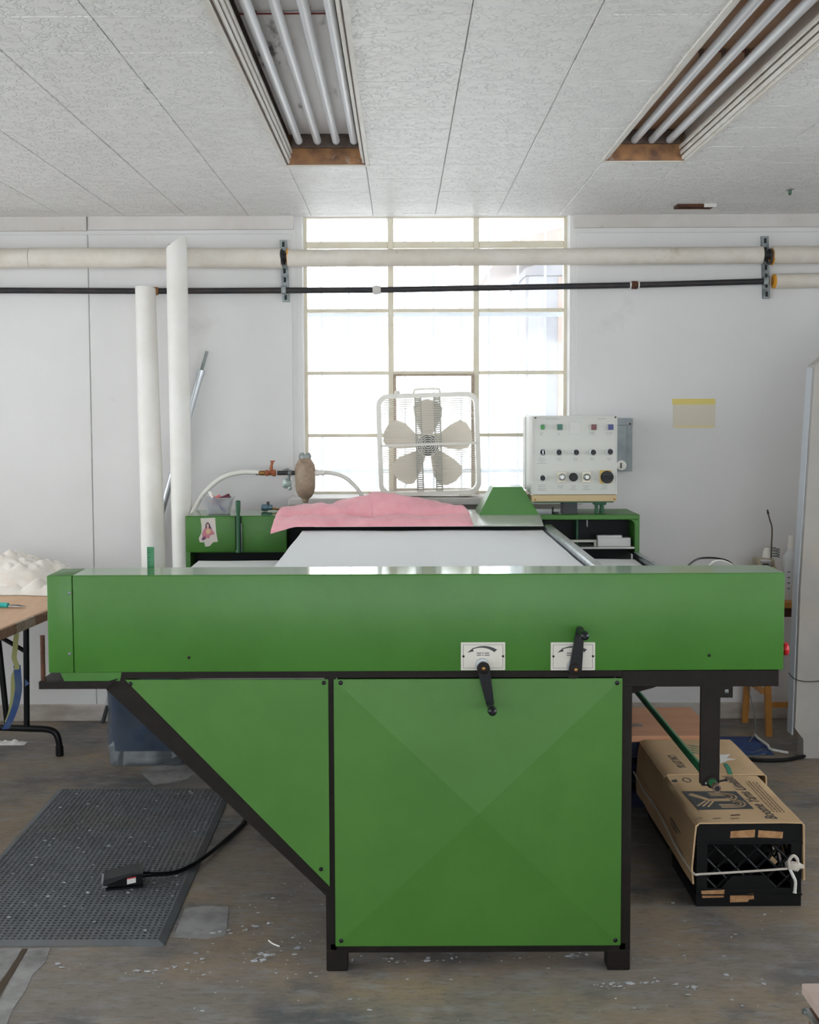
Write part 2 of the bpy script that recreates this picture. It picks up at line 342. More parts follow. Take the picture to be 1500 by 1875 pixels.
# back wall with the window opening
WX0, WX1, WZ0, WY1 = -.512, .840, 1.12, 6.16
wb = obj('wall_back', B().box(RX0, WX0, RY1, WY1, 0, CZ + .12).box(WX1, RX1, RY1, WY1, 0, CZ + .12).box(WX0, WX1, RY1, WY1, 0, WZ0).box(WX0, WX1, RY1, WY1, CZ + .012, CZ + .12), WHITEW, kind='structure')
SEAM = P(167, 700, RY1).x
for a, b_ in ((RX0, SEAM - .0025), (SEAM + .0025, WX0 - .02), (WX1 + .02, RX1)):
    obj('wall_panel', B().box(a, b_, RY1 - .012, RY1 + .001, .0, 2.405, .002, 1), WHITEW, wb)
hz = 2.422
t = obj('trim_1', B().box(RX0, SEAM - .004, RY1 - .02, RY1 + .001, hz, CZ + .005, .003, 1), TRIMW, kind='structure')
t = obj('trim_2', B().box(SEAM + .004, WX0 - .008, RY1 - .020, RY1 + .001, hz + .003, CZ + .005, .003, 1), TRIMW, kind='structure')
t = obj('trim_3', B().box(WX1 + .008, RX1, RY1 - .020, RY1 + .001, hz + .006, CZ + .005, .003, 1), TRIMW, kind='structure')
t = obj('baseboard_back', B().box(RX0, WX0, RY1 - .024, RY1 - .010, 0, .085, .003, 1).box(WX0, RX1, RY1 - .024, RY1 - .010, 0, .082, .003, 1), mat('grimy_baseboard', (.60, .56, .52), .7, c2=(.42, .36, .31), scale=5, stretch=(1, 1, 3)), kind='structure')
# side walls and the wall behind the camera, with unseen windows added for daylight
def wall_open(name, axis, pos, th, a0, a1, wins, z0=.70, z1=2.40):
    b = B(); cuts = [a0] + [x for w in wins for x in w] + [a1]
    def bx(p, q, zz0, zz1):
        if axis == 'Y': b.box(p, q, min(pos, pos + th), max(pos, pos + th), zz0, zz1)
        else: b.box(min(pos, pos + th), max(pos, pos + th), p, q, zz0, zz1)
    for i in range(0, len(cuts), 2): bx(cuts[i], cuts[i + 1], 0, CZ + .12)
    for w in wins: bx(w[0], w[1], 0, z0); bx(w[0], w[1], z1, CZ + .12)
    return obj(name, b, WHITEW, kind='structure')
wall_open('wall_front', 'Y', RY0, -.2, RX0, RX1, FWIN)
wall_open('wall_left', 'X', RX0, -.2, RY0 - .2, WY1, LWIN)
wall_open('wall_right', 'X', RX1, .2, RY0 - .2, WY1, RWIN_ADDED)
n_ = 2
def plain_window(axis, pos, w):
    global n_
    r = struct('window_%d' % n_, (0, 0, 0)); n_ += 1; a, c = w; k = (a + c) / 2
    o1 = [(a, .70), (c, .70), (c, 2.40), (a, 2.40)]; i1 = [(a + .04, .74), (c - .04, .74), (c - .04, 2.36), (a + .04, 2.36)]
    obj('window_frame', B().ring(o1, i1, axis, pos - .02, pos + .02), FRAMEW, r)
    b = B()
    if axis == 'Y': b.box(k - .015, k + .015, pos - .015, pos + .015, .74, 2.36)
    else: b.box(pos - .015, pos + .015, k - .015, k + .015, .74, 2.36)
    obj('mullion', b, FRAMEW, r)
    for p, q in ((a + .04, k - .015), (k + .015, c - .04)):
        b = B()
        if axis == 'Y': b.box(p, q, pos - .002, pos + .002, .74, 2.36)
        else: b.box(pos - .002, pos + .002, p, q, .74, 2.36)
        obj('pane', b, GLASS, r)
for w in FWIN: plain_window('Y', RY0 - .08, w)
for w in LWIN: plain_window('X', RX0 - .08, w)
for w in RWIN_ADDED: plain_window('X', RX1 + .08, w)

# the window in view
win = struct('window_1', ((WX0 + WX1) / 2, 6.03, WZ0))
GY = 6.035
gx = [WX0 + .036, P(716, 620, GY).x, P(872, 620, GY).x, WX1 - .016]
gz = [CZ + .01, P(735, 449, GY).z, P(735, 569, GY).z, P(735, 683, GY).z, P(735, 797, GY).z, 1.135]
obj('reveal', B().box(WX0, WX0 + .030, 5.905, 6.15, WZ0, CZ + .012), WHITEW, wb); obj('reveal', B().box(WX1 - .010, WX1, 5.905, 6.15, WZ0, CZ + .012), WHITEW, wb)
obj('window_frame', B().ring([(WX0 + .029, WZ0), (WX1 - .009, WZ0), (WX1 - .009, CZ + .012), (WX0 + .029, CZ + .012)], [(gx[0] + .008, gz[5]), (gx[3] - .008, gz[5]), (gx[3] - .008, gz[0] - .001), (gx[0] + .008, gz[0] - .001)], 'Y', GY - .025, GY + .025), FRAMEW, win)
for x in gx[1:3]: obj('mullion', B().box(x - .014, x + .014, GY - .022, GY + .022, gz[5], gz[0], .003, 1), FRAMEW, win)
for i, z in enumerate(gz[1:5]):
    h = .016 if i == 0 else .0085
    for k in range(3):
        obj('transom', B().box(gx[k] + (.008 if k == 0 else .014), gx[k + 1] - (.008 if k == 2 else .014), GY - .02, GY + .02, z - h, z + h, .003, 1), FRAMEW, win)
for i in range(5):
    for k in range(3):
        obj('pane', B().box(gx[k] + (.006 if k == 0 else .012), gx[k + 1] - (.006 if k == 2 else .012), GY - .002, GY + .002, gz[i + 1] + .006, gz[i] - (.002 if i == 0 else .006)), GLASS, win, smooth=False)
obj('vent_frame', B().ring([(gx[1] + .014, gz[5] + .002), (gx[2] - .014, gz[5] + .002), (gx[2] - .014, gz[3] - .008), (gx[1] + .014, gz[3] - .008)], [(gx[1] + .026, gz[5] + .014), (gx[2] - .026, gz[5] + .014), (gx[2] - .026, gz[3] - .016), (gx[1] + .026, gz[3] - .016)], 'Y', GY - .04, GY - .006), VENTF, win)
obj('window_sill', B().box(WX0 - .03, WX1 + .03, 5.70, GY - .02, WZ0 - .03, WZ0 + .004, .004, 1), TRIMW, win)
obj('sill_apron', B().box(WX0 - .02, WX1 + .02, 5.85, 5.889, WZ0 - .14, WZ0 - .03, .003, 1), TRIMW, win)

# bars outside the glass
gr = thing('security_grille', (.165, 6.18, WZ0), 'steel security grille outside the window, thin bars tinted pale blue for glare', 'grille')
for u in (590, 640, 690, 742, 794, 845, 895, 948, 998):
    x = P(u, 720, 6.18).x
    obj('bar', B().cyl((x, 6.18, WZ0 - .03), (x, 6.18, CZ + .03), .0055, 8), GRILLE, gr)
for v in (577, 862):
    z = P(735, v, 6.18).z
    obj('cross_bar', B().box(WX0 - .05, WX1 + .05, 6.1605, 6.176, z - .011, z + .011), GRILLE, gr)

# ceiling: board with two slots for the light fixtures, tiles fixed under it
F1 = (-.434, -.132, 4.655); F2 = (.774, 1.076, 4.60); FY0 = 2.28
cb = B(); e = .004
for x0, x1, y0, y1 in ((RX0, RX1, F1[2] + e, RY1 + .01), (RX0, F1[0] - e, RY0, F1[2] + e), (F1[1] + e, F2[0] - e, RY0, F1[2] + e), (F2[1] + e, RX1, RY0, F1[2] + e), (F1[0] - e, F1[1] + e, RY0, FY0), (F2[0] - e, F2[1] + e, RY0, FY0), (F2[0] - e, F2[1] + e, F2[2] + e, F1[2] + e)):
    cb.box(x0, x1, y0, y1, CZ + .013, CZ + .12)
cb.box(RX0, RX1, RY0, RY1, CZ + .121, CZ + .2)
ce = obj('ceiling', cb, CEILB, kind='structure')
TX, TY = .302, .2917
xs = [.170 + TX * k for k in range(-12, 12)]; ys = [4.655 + TY * k for k in range(-10, 5)]
base = {}
for x in xs:
    if x < RX0 or x + TX > RX1: continue
    for y in ys:
        y1 = min(y + TY, RY1 - .002)
        if y1 - y < .02: continue
        cut = None
        for f in (F1, F2):
            if abs(x - f[0]) < .05 and y < F1[2] - .01: cut = f
        if cut: continue
        if y < 2.3 and abs(x) > 2.2: continue
        key = round(y1 - y, 3)
        if key not in base:
            g = .0006
            base[key] = obj('ceiling_tile', B().box(x + g, x + TX - g, y + g, y1 - g, CZ, CZ + .0135, .0028, 1), TILE, ce, smooth=False); base[(key, 'o')] = (x, y)
        else:
            ox, oy = base[(key, 'o')]; clone(base[key], ce, (x - ox, y - oy, random.uniform(-.0006, .0006)))
# strip between the far end of the second fixture and the next row of tiles
obj('ceiling_tile', B().box(F2[0] + .001, F2[1] - .001, F2[2] + .006, F1[2] - .001, CZ, CZ + .0135, .0015, 1), TILE, ce, smooth=False)
# outside
obj('ground', B().box(-14, 14, WY1 + .02, 30, -.2, -.02), GROUNDM, kind='structure')
nb = thing('outbuilding', (1.8, 8.4, 0), 'grey and brown clad outbuilding seen hazily through the right panes of the window', 'building')
xw = P(962, 640, 8.2).x
obj('cladding', B().box(xw, 3.6, 8.2, 9.4, -.02, 2.45), OUTD, nb)
for k in range(6): obj('cladding_board', B().box(xw + .02 + k * .2, xw + .03 + k * .2 + .1, 8.17, 8.2, -.02, 2.44), OUTB if k == 1 else OUTD, nb)
obj('roof_eave', B().prism([(xw - .22, 2.52), (3.7, 3.3), (3.7, 3.4), (xw - .22, 2.62)], 'Y', 7.9, 9.6), OUTB, nb)
obj('gable', B().prism([(xw, 2.44), (3.6, 2.44), (3.6, 3.28), (xw, 2.5)], 'Y', 8.2, 9.4), OUTD, nb)
fw_ = thing('boundary_wall', (0, 12, 0), 'bright pale rendered wall far outside behind the window bars', 'wall')
obj('render_face', B().box(-8, 8, 12, 12.3, -.02, 1.9), OUTW, fw_); obj('coping', B().box(-8, 8, 11.94, 12.36, 1.9, 1.98, .01, 1), OUTW, fw_)

# ================================================================== the green machine
ma = thing('textile_machine', (.04, 3.3, 0), 'large green industrial textile machine with black frame and wide white belt', 'machine')
YF = 3.2157; YB = 3.372; ZT = 1.106
# front housing
obj('front_housing', B().box(-.893, 1.0395, YF, YB, .841, ZT, .003, 2), GREEN, ma)
obj('top_cover', B().box(-.892, 1.0385, YF + .001, YB, ZT - .001, ZT + .0015, .0007, 1), GLOSS, ma)
ec = obj('end_cap', B().box(-.9625, -.8945, YF - .0015, YB - .01, .8405, ZT + .001, .003, 2), GREEN, ma)
for v in (1086, 1197): 
    p = P(128, v, YF); obj('screw', B().lathe([(.0045, .002), (.0045, -.002), (.0025, -.0035)], (p.x, YF - .001, p.z), 'Y', 12), ZINC, ec)
obj('lower_lip', B().prism([(-.932, .8405), (-.765, .8405), (-.77, .8165), (-.922, .8165)], 'Y', YF + .004, YB - .02), GREEN, ma)
for u, v in ((346, 1204), (1299, 1200)):
    p = P(u, v, YF); obj('screw', B().lathe([(.004, .002), (.004, -.0015), (.002, -.0025)], (p.x, YF - .0005, p.z), 'Y', 10), FRAME, ma)
obj('gauge_strip', B().box(-.728, -.708, 3.395, 3.401, 1.03, 1.163, .001, 1), GREENR, ma)
gs = B()
for k in range(7): gs.box(-.7275, -.722 + (.004 if k % 2 else 0), 3.3935, 3.395, 1.112 + k * .007, 1.1132 + k * .007)
obj('gauge_marks', gs, DARK, ma, smooth=False)
es = obj('emergency_stop', B().lathe([(.010, 0), (.010, .014), (.017, .015), (.0185, .020), (.0165, .0255), (.010, .028)], (1.039, 3.265, P(1441, 1188, 3.265).z), 'X', 20), RED, ma, label='red mushroom stop button')
# frame
obj('top_rail', B().box(-.80, .601, YF + .006, 3.36, .8225, .8415), FRAME, ma)
obj('side_beam', B().box(.601, 1.029, YF + .005, 3.36, .7945, .8405, .002, 1), FRAME, ma)
obj('ledge', B().prism([(-.989, .7965), (-.806, .7965), (-.775, .824), (-.80, .8165), (-.989, .8165)], 'Y', YF - .004, 3.34), FRAME, ma)
obj('threaded_rod', B().tube([(-.9805, 3.225, .806), (-.9805, 3.225, .812)] + [(-.9805, 3.225, .812 + k * .0022) for k in range(60)], [.0062 + .0008 * (k % 2) for k in range(62)], 10), RUST, ma)
obj('diagonal_brace', B().prism([(-.800, .8245), (-.755, .8245), (-.200, .244), (-.200, .205), (-.2125, .2145), (-.812, .797)], 'Y', YF + .005, 3.30), FRAME, ma)
tp = obj('triangle_panel', B().prism([(-.7545, .8205), (-.2015, .8195), (-.2015, .2425)], 'Y', YF - .001, YF + .006), GREENP, ma)
for u, v in ((239, 1252), (593, 1250), (588, 1591)):
    p = P(u, v, YF); obj('screw', B().lathe([(.006, .001), (.006, -.0012), (.0035, -.003)], (p.x, YF - .001, p.z), 'Y', 14), BLACK, tp)
def sq_panel():
    x0, x1, z0, z1 = -.1865, .6005, .0735, .8195; cx, cz = .207, .452
    b = B(); y = YF - .001; h = .024
    b.add([(x0, y, z0), (x1, y, z0), (x1, y, z1), (x0, y, z1), (cx, y - h, cz), (x0, y + .006, z0), (x1, y + .006, z0), (x1, y + .006, z1), (x0, y + .006, z1)],
          [(0, 1, 4), (1, 2, 4), (2, 3, 4), (3, 0, 4), (0, 5, 6, 1), (1, 6, 7, 2), (2, 7, 8, 3), (3, 8, 5, 0), (5, 8, 7, 6)])
    o = obj('front_panel', b, GREENP, ma, smooth=False)
    for u, v in ((624, 1250), (1130, 1250), (625, 1722), (1127, 1721)):
        p = P(u, v, YF); obj('screw', B().lathe([(.0062, .001), (.0062, -.0012), (.0035, -.003)], (p.x, YF - .0016, p.z), 'Y', 14), BLACK, o)
sq_panel()
for yy, nm in ((YF + .006, 'front'), (5.22, 'rear')):
    obj('post', B().box(-.2125, -.184, yy, yy + .05, .03, .823), FRAME, ma)
    obj('post', B().box(.599, .6285, yy, yy + .05, .03, .8225), FRAME, ma)
    obj('bottom_rail', B().box(-.2, .615, yy, yy + .045, .0525, .076), FRAME, ma)
    obj('foot', B().box(-.2125, -.153, yy - .003, yy + .052, 0, .0605, .003, 1), FRAME, ma)
    obj('foot', B().box(.565, .6285, yy - .003, yy + .052, 0, .0585, .003, 1), FRAME, ma)
obj('base_body', B().box(-.18, .595, 3.30, 5.2, .22, .83), FRAME, ma)
for x in (-.205, .60): obj('side_rail', B().box(x, x + .024, 3.27, 5.22, .62, .70), FRAME, ma)
obj('gusset', B().prism([(.6285, .796), (.757, .796), (.70, .775), (.6285, .756)], 'Y', 3.29, 3.297), FRAME, ma)
for y in (YF + .004, 5.215):
    obj('hanger', B().prism([(.8165, .80), (.8165, .5255), (.822, .519), (.863, .519), (.8692, .5255), (.8692, .80)], 'Y', y, y + .012), FRAME, ma)
obj('hanger_bracket', B().ring([(.8695, .797), (.903, .797), (.903, .764), (.8695, .764)], [(.881, .787), (.894, .787), (.894, .774), (.881, .774)], 'Y', YF + .004, YF + .012), FRAME, ma)
obj('bolt', B().lathe([(.0065, .01), (.0065, 0), (.003, -.003)], (.885, YF + .006, .782), 'Y', 6), ZINC, ma)
obj('rear_beam', B().box(-.8, 1.029, 5.215, 5.36, .7945, .8405), FRAME, ma)
RXR, RZR = .848, .5305
rd = obj('tie_rod', B().cyl((RXR, YF - .035, RZR), (RXR, 5.25, RZR), .0108, 18), GREENR, ma)
obj('rod_collar', B().lathe([(.0112, -.022), (.0112, 0), (.0075, 0), (.0075, -.02)][::-1], (RXR, YF - .033, RZR), 'Y', 18), mat('worn_steel', (.22, .15, .11), .5, .6), rd)
obj('rod_bore_shade', B().lathe([(.0074, -.0), (.0074, .012)], (RXR, YF - .0556, RZR), 'Y', 16), DARK, rd)  # dark disc stands in for the shade inside the hole
obj('rod_boss', B().lathe([(.0165, 0), (.0165, -.008), (.012, -.010)], (RXR, YF + .005, RZR), 'Y', 18), FRAME, rd)
obj('wing_bolt', B().cyl((RXR + .012, YF - .003, RZR + .002), (RXR + .036, YF - .006, RZR + .008), .0028, 8).blob((RXR + .037, YF - .006, RZR + .008), .0052, 1, .1), BLACK, rd)
obj('set_screw', B().blob((RXR - .016, YF - .001, RZR - .002), .0045, 1, 0), ZINC, rd)

# crank handles and their plates
def crank_set(u, hub, end):
    h = P(*hub, YF); x0 = P(u, 1200, YF).x; z1 = P(u, 1176, YF).z; z0 = P(u, 1227, YF).z; w = .1205
    pl = obj('instruction_plate', B().box(x0, x0 + w, YF - .004, YF, z0, z1, .0008, 1), PLATE, ma)
    y = YF - .0043; q = .006
    obj('border_line', B().ring([(x0 + q, z0 + q), (x0 + w - q, z0 + q), (x0 + w - q, z1 - q), (x0 + q, z1 - q)], [(x0 + q + .0008, z0 + q + .0008), (x0 + w - q - .0008, z0 + q + .0008), (x0 + w - q - .0008, z1 - q - .0008), (x0 + q + .0008, z1 - q - .0008)], 'Y', y, y + .0005), INK, pl)
    # the curved arrow that sweeps to the left
    cx = x0 + .062; cz = z1 - .076; top = []; bot = []
    for k in range(13):
        a = math.radians(118 - k * 58 / 12); r1 = .0665; th = .002 + .0075 * (k / 12) ** 1.1
        top.append((cx + r1 * math.cos(a) * 1.0, cz + r1 * math.sin(a))); bot.append((cx + (r1 - th) * math.cos(a), cz + (r1 - th) * math.sin(a)))
    tail = [(top[-1][0] + .004, top[-1][1] - .0005), ((top[-1][0] + bot[-1][0]) / 2 - .002, (top[-1][1] + bot[-1][1]) / 2), (bot[-1][0] + .001, bot[-1][1] - .003)]
    b = B()
    for k in range(12): b.prism([top[k], top[k + 1], bot[k + 1], bot[k]], 'Y', y, y + .0005)
    b.prism([top[-1], tail[0], tail[1], bot[-1]], 'Y', y, y + .0005); b.prism([bot[-1], tail[1], tail[2]], 'Y', y, y + .0005)
    t0 = ((top[0][0] + bot[0][0]) / 2, (top[0][1] + bot[0][1]) / 2)
    b.prism([(t0[0] - .014, t0[1] - .0095), (t0[0] + .0035, t0[1] + .0045), (t0[0] + .001, t0[1] - .0005), (t0[0] + .004, t0[1] - .006)], 'Y', y, y + .0005)
    obj('arrow', b, INK, pl, smooth=False)
    b = B()
    for r_, ws in ((0, (.013, .004, .012)), (1, (.012, .004, .014))):
        xx = x0 + .043
        for w_ in ws: b.box(xx, xx + w_, y, y + .0004, z1 - .0305 - r_ * .0055, z1 - .0283 - r_ * .0055); xx += w_ + .0025
    obj('caption', b, INK, pl, smooth=False)
    for xx in (x0 + .007, x0 + w - .006): obj('screw', B().lathe([(.0032, .001), (.0032, -.001), (.002, -.0018)], (xx, YF - .0042, z1 - .038), 'Y', 10), FRAME, pl)
    e_ = P(*end, YF - .03); ck = obj('crank', B().lathe([(.0185, .001), (.0185, -.012), (.0175, -.014)], (h.x - .002, YF - .003, h.z + .004), 'Y', 24), ALU, ma)
    hub_ = Vector((h.x, YF - .028, h.z)); tip = Vector((e_.x, YF - .034, e_.z)); d = (tip - hub_); L_ = d.length; d.normalize(); n = Vector((d.z, 0, -d.x))
    pts = []
    for k in range(9): a = math.radians(90 + 180 * k / 8); pts.append(hub_ + (d * math.cos(a) + n * math.sin(a)) * .0175)
    for k in range(9): a = math.radians(-90 + 180 * k / 8); pts.append(hub_ + d * L_ + (d * math.cos(a) + n * math.sin(a)) * .0105)
    obj('crank_arm', B().prism([(p.x, p.z) for p in pts], 'Y', YF - .032, YF - .017), CRANK, ck)
    obj('hub_ring', B().lathe([(.016, 0), (.016, -.004), (.0125, -.006)], (hub_.x, YF - .031, hub_.z), 'Y', 22), FRAME, ck)
    obj('hub_bolt', B().lathe([(.0052, 0), (.0052, -.003), (.003, -.004)], (hub_.x, YF - .0365, hub_.z), 'Y', 6), BRASS, ck)
    obj('grip', B().lathe([(.0085, 0), (.0095, -.02), (.0085, -.045), (.0105, -.055), (.0128, -.066), (.011, -.078), (.005, -.084)], (tip.x, YF - .031, tip.z), 'Y', 18), CRANK, ck)
    obj('shaft_collar', B().lathe([(.023, .0), (.023, -.006), (.019, -.006)], (h.x, YF + .004, h.z - .010), 'Y', 24), FRAME, ck)
crank_set(844, (884, 1219), (898, 1290))
crank_set(1008.5, (1051, 1221), (1063, 1155))

# belts, rails and rear housing
YR = 5.2
def belt(x0, x1, y0, y1, z, wav, name):
    def f(u, v):
        x = x0 + (x1 - x0) * u; y = y0 + (y1 - y0) * v
        zz = z + wav * noise.noise(Vector((x * 3, y * 3, z))) 
        d = max(0, v - .965) / .035; zz -= .05 * d * d
        if v > .99: y += .012 * noise.noise(Vector((x * 9, 3, 1)))
        return (x, y, zz)
    b = B().grid(f, 40, 60); n = len(b.v); b.v += [p - Vector((0, 0, .006)) for p in b.v]; fs = list(b.f); b.f += [tuple(i + n for i in q)[::-1] for q in fs]
    W_ = 41; rim = list(range(W_)) + [W_ * j + 40 for j in range(1, 61)] + [W_ * 60 + i for i in range(39, -1, -1)] + [W_ * j for j in range(59, 0, -1)]
    b.f += [(rim[k], rim[(k + 1) % len(rim)], rim[(k + 1) % len(rim)] + n, rim[k] + n) for k in range(len(rim))]
    return obj(name, b, FELT, ma, ang=60)
belt(-.425, .604, 3.40, 5.165, 1.031, .0035, 'belt')
belt(-.872, 1.0, 3.40, 5.16, .902, .006, 'lower_belt')
obj('bed', B().box(-.40, .59, 3.40, 5.12, .915, 1.018), DARK, ma)
obj('lower_bed', B().box(-.86, .99, 3.40, 5.2, .85, .89), DARK, ma)
obj('steel_rail', B().prism([(.612, 1.0), (.650, 1.0), (.650, 1.046), (.643, 1.052), (.617, 1.052), (.612, 1.046)], 'Y', 3.39, 5.12), STEEL, ma)
obj('rail_lip', B().box(.652, .664, 3.39, 5.12, 1.0, 1.022), STEEL, ma)
obj('outer_rail', B().box(1.012, 1.036, 3.39, 5.2, .86, .925, .002, 1), STEEL, ma)
ztop = 1.0865
obj('rear_body', B().box(-.935, 1.03, 5.33, 5.55, .84, 1.05), DARK, ma)  # body coloured black for the shadow under the rear housing
obj('rear_housing', B().box(-.945, -.5025, 5.206, 5.5, .925, ztop, .003, 1), GREEN, ma)
obj('rear_top', B().box(-.945, -.5025, YR + .002, 5.5, ztop - .001, ztop + .0012, .0006, 1), GLOSS, ma)
rp = obj('rear_door', B().box(-.945, -.726, YR, 5.205, .929, ztop - .001, .003, 2), GREEN, ma)
obj('rear_door', B().box(-.699, -.5025, YR, 5.205, .931, ztop - .001, .003, 2), GREEN, ma)
obj('door_gap', B().box(-.7255, -.6995, YR + .002, 5.206, .93, ztop - .003), DARK, ma)
obj('lever', B().lathe([(.0, -.002), (.011, 0), (.012, .008), (.0085, .016), (.008, .17), (.0105, .19), (.0115, .222), (.009, .228)], (-.7115, YR - .016, .928), 'Z', 14), GREEND, ma)
obj('lever_tube', B().cyl((-.698, YR - .012, .93), (-.698, YR - .012, 1.055), .0035, 8), ZINC, ma)
obj('left_cheek', B().box(-.945, -.925, YR, 5.5, .82, .929), GREEN, ma)
# open right bay
obj('bay_top', B().box(.56, 1.0415, YR, 5.5, 1.064, ztop, .003, 1), GREEN, ma)
obj('bay_side', B().box(1.020, 1.0415, YR, 5.5, .905, 1.064, .002, 1), GREEN, ma)
obj('bay_corner', B().prism([(1.020, 1.064), (.996, 1.064), (1.004, 1.0625), (1.0125, 1.057), (1.0175, 1.049), (1.020, 1.04)], 'Y', YR + .001, YR + .006), GREEN, ma)
obj('bay_back', B().box(.56, 1.02, 5.36, 5.375, .90, 1.064), GREEND, ma)
obj('bay_divider', B().box(.775, .783, 5.27, 5.36, .94, 1.064), GREEND, ma)
obj('bay_shelf', B().box(.56, 1.02, YR + .002, 5.36, .936, .944), mat('pale_metal_shelf', (.45, .46, .43), .4, .6), ma)
obj('guide_bar', B().box(.66, .86, 5.235, 5.25, .962, .972).box(.66, .672, 5.235, 5.25, .944, .962).box(.848, .86, 5.235, 5.25, .944, .962), mat('pale_bar', (.6, .58, .52), .5), ma)
obj('steel_block', B().box(.862, 1.008, 5.225, 5.262, .944, .982, .001, 1).box(.862, .97, 5.23, 5.262, .982, .992), mat('pale_steel_block', (.55, .54, .53), .45, .4), ma)
obj('bay_hook', B().tube([(.816, 5.23, 1.064), (.816, 5.23, 1.035), (.816, 5.226, 1.03)], .0035, 8), ZINC, ma)
# cover plate and cowl over the belt
obj('cover_plate', B().prism([(5.078, 1.049), (5.2, 1.080), (5.5, 1.080), (5.5, 1.086), (5.199, 1.086), (5.076, 1.054)], 'X', -.372, .606), mat('plate_enamel_with_sheen', (.55, .57, .50), .22, c2=(.45, .5, .42), scale=5), ma)  # green plate coloured pale, window reflection put into the enamel
obj('belt_opening_shade', B().box(-.50, .60, 5.30, 5.33, .90, 1.08), DARK, ma)  # black plate painted in for the shade of the opening behind the belt
cw = B()
bq = [(.338, 5.2, 1.086), (.603, 5.2, 1.086), (.603, 5.48, 1.086), (.338, 5.48, 1.086)]; tq = [(.407, 5.285, 1.204), (.536, 5.285, 1.204), (.536, 5.43, 1.204), (.407, 5.43, 1.204)]
cw.add(bq + tq, [(0, 1, 5, 4), (1, 2, 6, 5), (2, 3, 7, 6), (3, 0, 4, 7), (4, 5, 6, 7), (3, 2, 1, 0)])
obj('cowl', cw, mat('cowl_lit_green', (.085, .24, .06), .22, spec=.8), ma, smooth=False)  # machine green lightened, reflected light put into the colour
obj('cable', B().tube(spline([(.80, 3.40, 1.06), (.83, 3.43, 1.10), (.88, 3.47, 1.116), (.95, 3.45, 1.108), (.985, 3.41, 1.06)]), .003, 8), BLACK, ma)
obj('cable', B().tube(spline([(.86, 3.40, 1.05), (.89, 3.42, 1.105), (.93, 3.44, 1.112), (.97, 3.43, 1.09), (1.0, 3.40, 1.05)]), .0022, 8), CREAM, ma)

# torn picture card stuck on the rear door
cx0 = P(366, 950, YR).x; def_ = lambda u, v: (P(u, v, YR - .001).x, P(u, v, YR - .001).z)
stk = obj('picture_card', B().prism([def_(*q) for q in ((367, 949), (394, 948), (395, 962), (396, 976), (399, 992), (390, 993), (384, 1000), (376, 1001), (374, 993), (366, 993), (364, 986), (369, 975), (369, 962))], 'Y', YR - .0008, YR), mat('aged_paper', (.62, .55, .48), .8, c2=(.55, .53, .5), scale=60), ma, smooth=False)
def card(name, pts, c, d): obj(name, B().prism([def_(*q) for q in pts], 'Y', YR - .0008 - d, YR - .0007), mat(name + '_print', c, .8), stk, smooth=False)
card('robe', [(374, 968), (380, 965), (386, 967), (393, 976), (392, 979), (386, 980), (383, 986), (371, 986), (370, 977)], (.52, .20, .24), .0003)
card('sleeve', [(369, 986), (376, 981), (377, 987), (371, 990)], (.15, .06, .12), .0006)
card('hair', [(376, 967), (377, 959), (380, 956), (383, 958), (386, 965), (388, 969), (383, 967)], (.10, .04, .10), .0006)
card('chest', [(378, 969), (384, 968), (387, 973), (381, 979), (377, 975)], (.62, .42, .25), .0009)
card('face', [(378.6, 966), (378.8, 960), (380.5, 958.5), (382.2, 960), (382.6, 966), (380.6, 968)], (.60, .42, .32), .0009)

# control box on its post
CBX0, CBX1, CBZ0, CBZ1, CBY = .571, .940, 1.1445, 1.517, 5.2
cbx = obj('control_box', B().box(CBX0, CBX1, CBY, CBY + .27, 1.176, CBZ1, .003, 2), CREAM, ma, label='cream control box with lamps and knobs')
obj('rear_case', B().box(CBX0 - .004, CBX1 - .02, CBY + .27, CBY + .36, 1.18, CBZ1 - .004, .003, 1), CREAM, cbx)
obj('face_edge', B().ring([(CBX0, 1.176), (CBX1, 1.176), (CBX1, CBZ1), (CBX0, CBZ1)], [(CBX0 + .004, 1.18), (CBX1 - .004, 1.18), (CBX1 - .004, CBZ1 - .004), (CBX0 + .004, CBZ1 - .004)], 'Y', CBY - .002, CBY + .002), CREAM, cbx)
bs = obj('beige_strip', B().box(CBX0 + .001, CBX1 - .001, CBY - .003, CBY + .27, CBZ0, 1.174, .002, 1), BEIGE, cbx)
obj('box_base', B().box(CBX0 + .01, CBX1 - .012, CBY + .01, CBY + .26, CBZ0 - .006, CBZ0 + .001), GREEND, cbx)
def cp(u, v): p = P(u, v, CBY); return p.x, p.z
def knob(u, v, r, h, mt, nm='knob', ptr=True, ring=None):
    x, z = cp(u, v)
    if ring: obj('bezel', B().lathe([(ring, .001), (ring, -.005), (ring - .002, -.006)], (x, CBY, z), 'Y', 20), ALU, cbx)
    k = obj(nm, B().lathe([(r, .001), (r, -h * .8), (r * .85, -h)], (x, CBY - (.004 if ring else 0), z), 'Y', 20), mt, cbx)
    return x, z
def lens(u, v, s, mt):
    x, z = cp(u, v); obj('lamp_bezel', B().box(x - s - .003, x + s + .002, CBY - .006, CBY, z - s - .002, z + s + .002, .001, 1), CREAM, cbx)
    obj('push_button', B().box(x - s, x + s, CBY - .013, CBY - .004, z - s, z + s, .0015, 1), mt, cbx)
knob(993.5, 782, .0105, .012, GREENL, 'indicator_lamp', ring=.013)
lens(1025, 782, .0115, TEALL); lens(1087, 782, .0115, REDD); lens(1118, 782, .0115, BLUEL)
x, z = cp(1053, 784); obj('blank_cover', B().box(x - .024, x + .026, CBY - .0015, CBY, z - .026, z + .026, .001, 1), mat('blank_cover', (.62, .62, .59), .5), cbx)
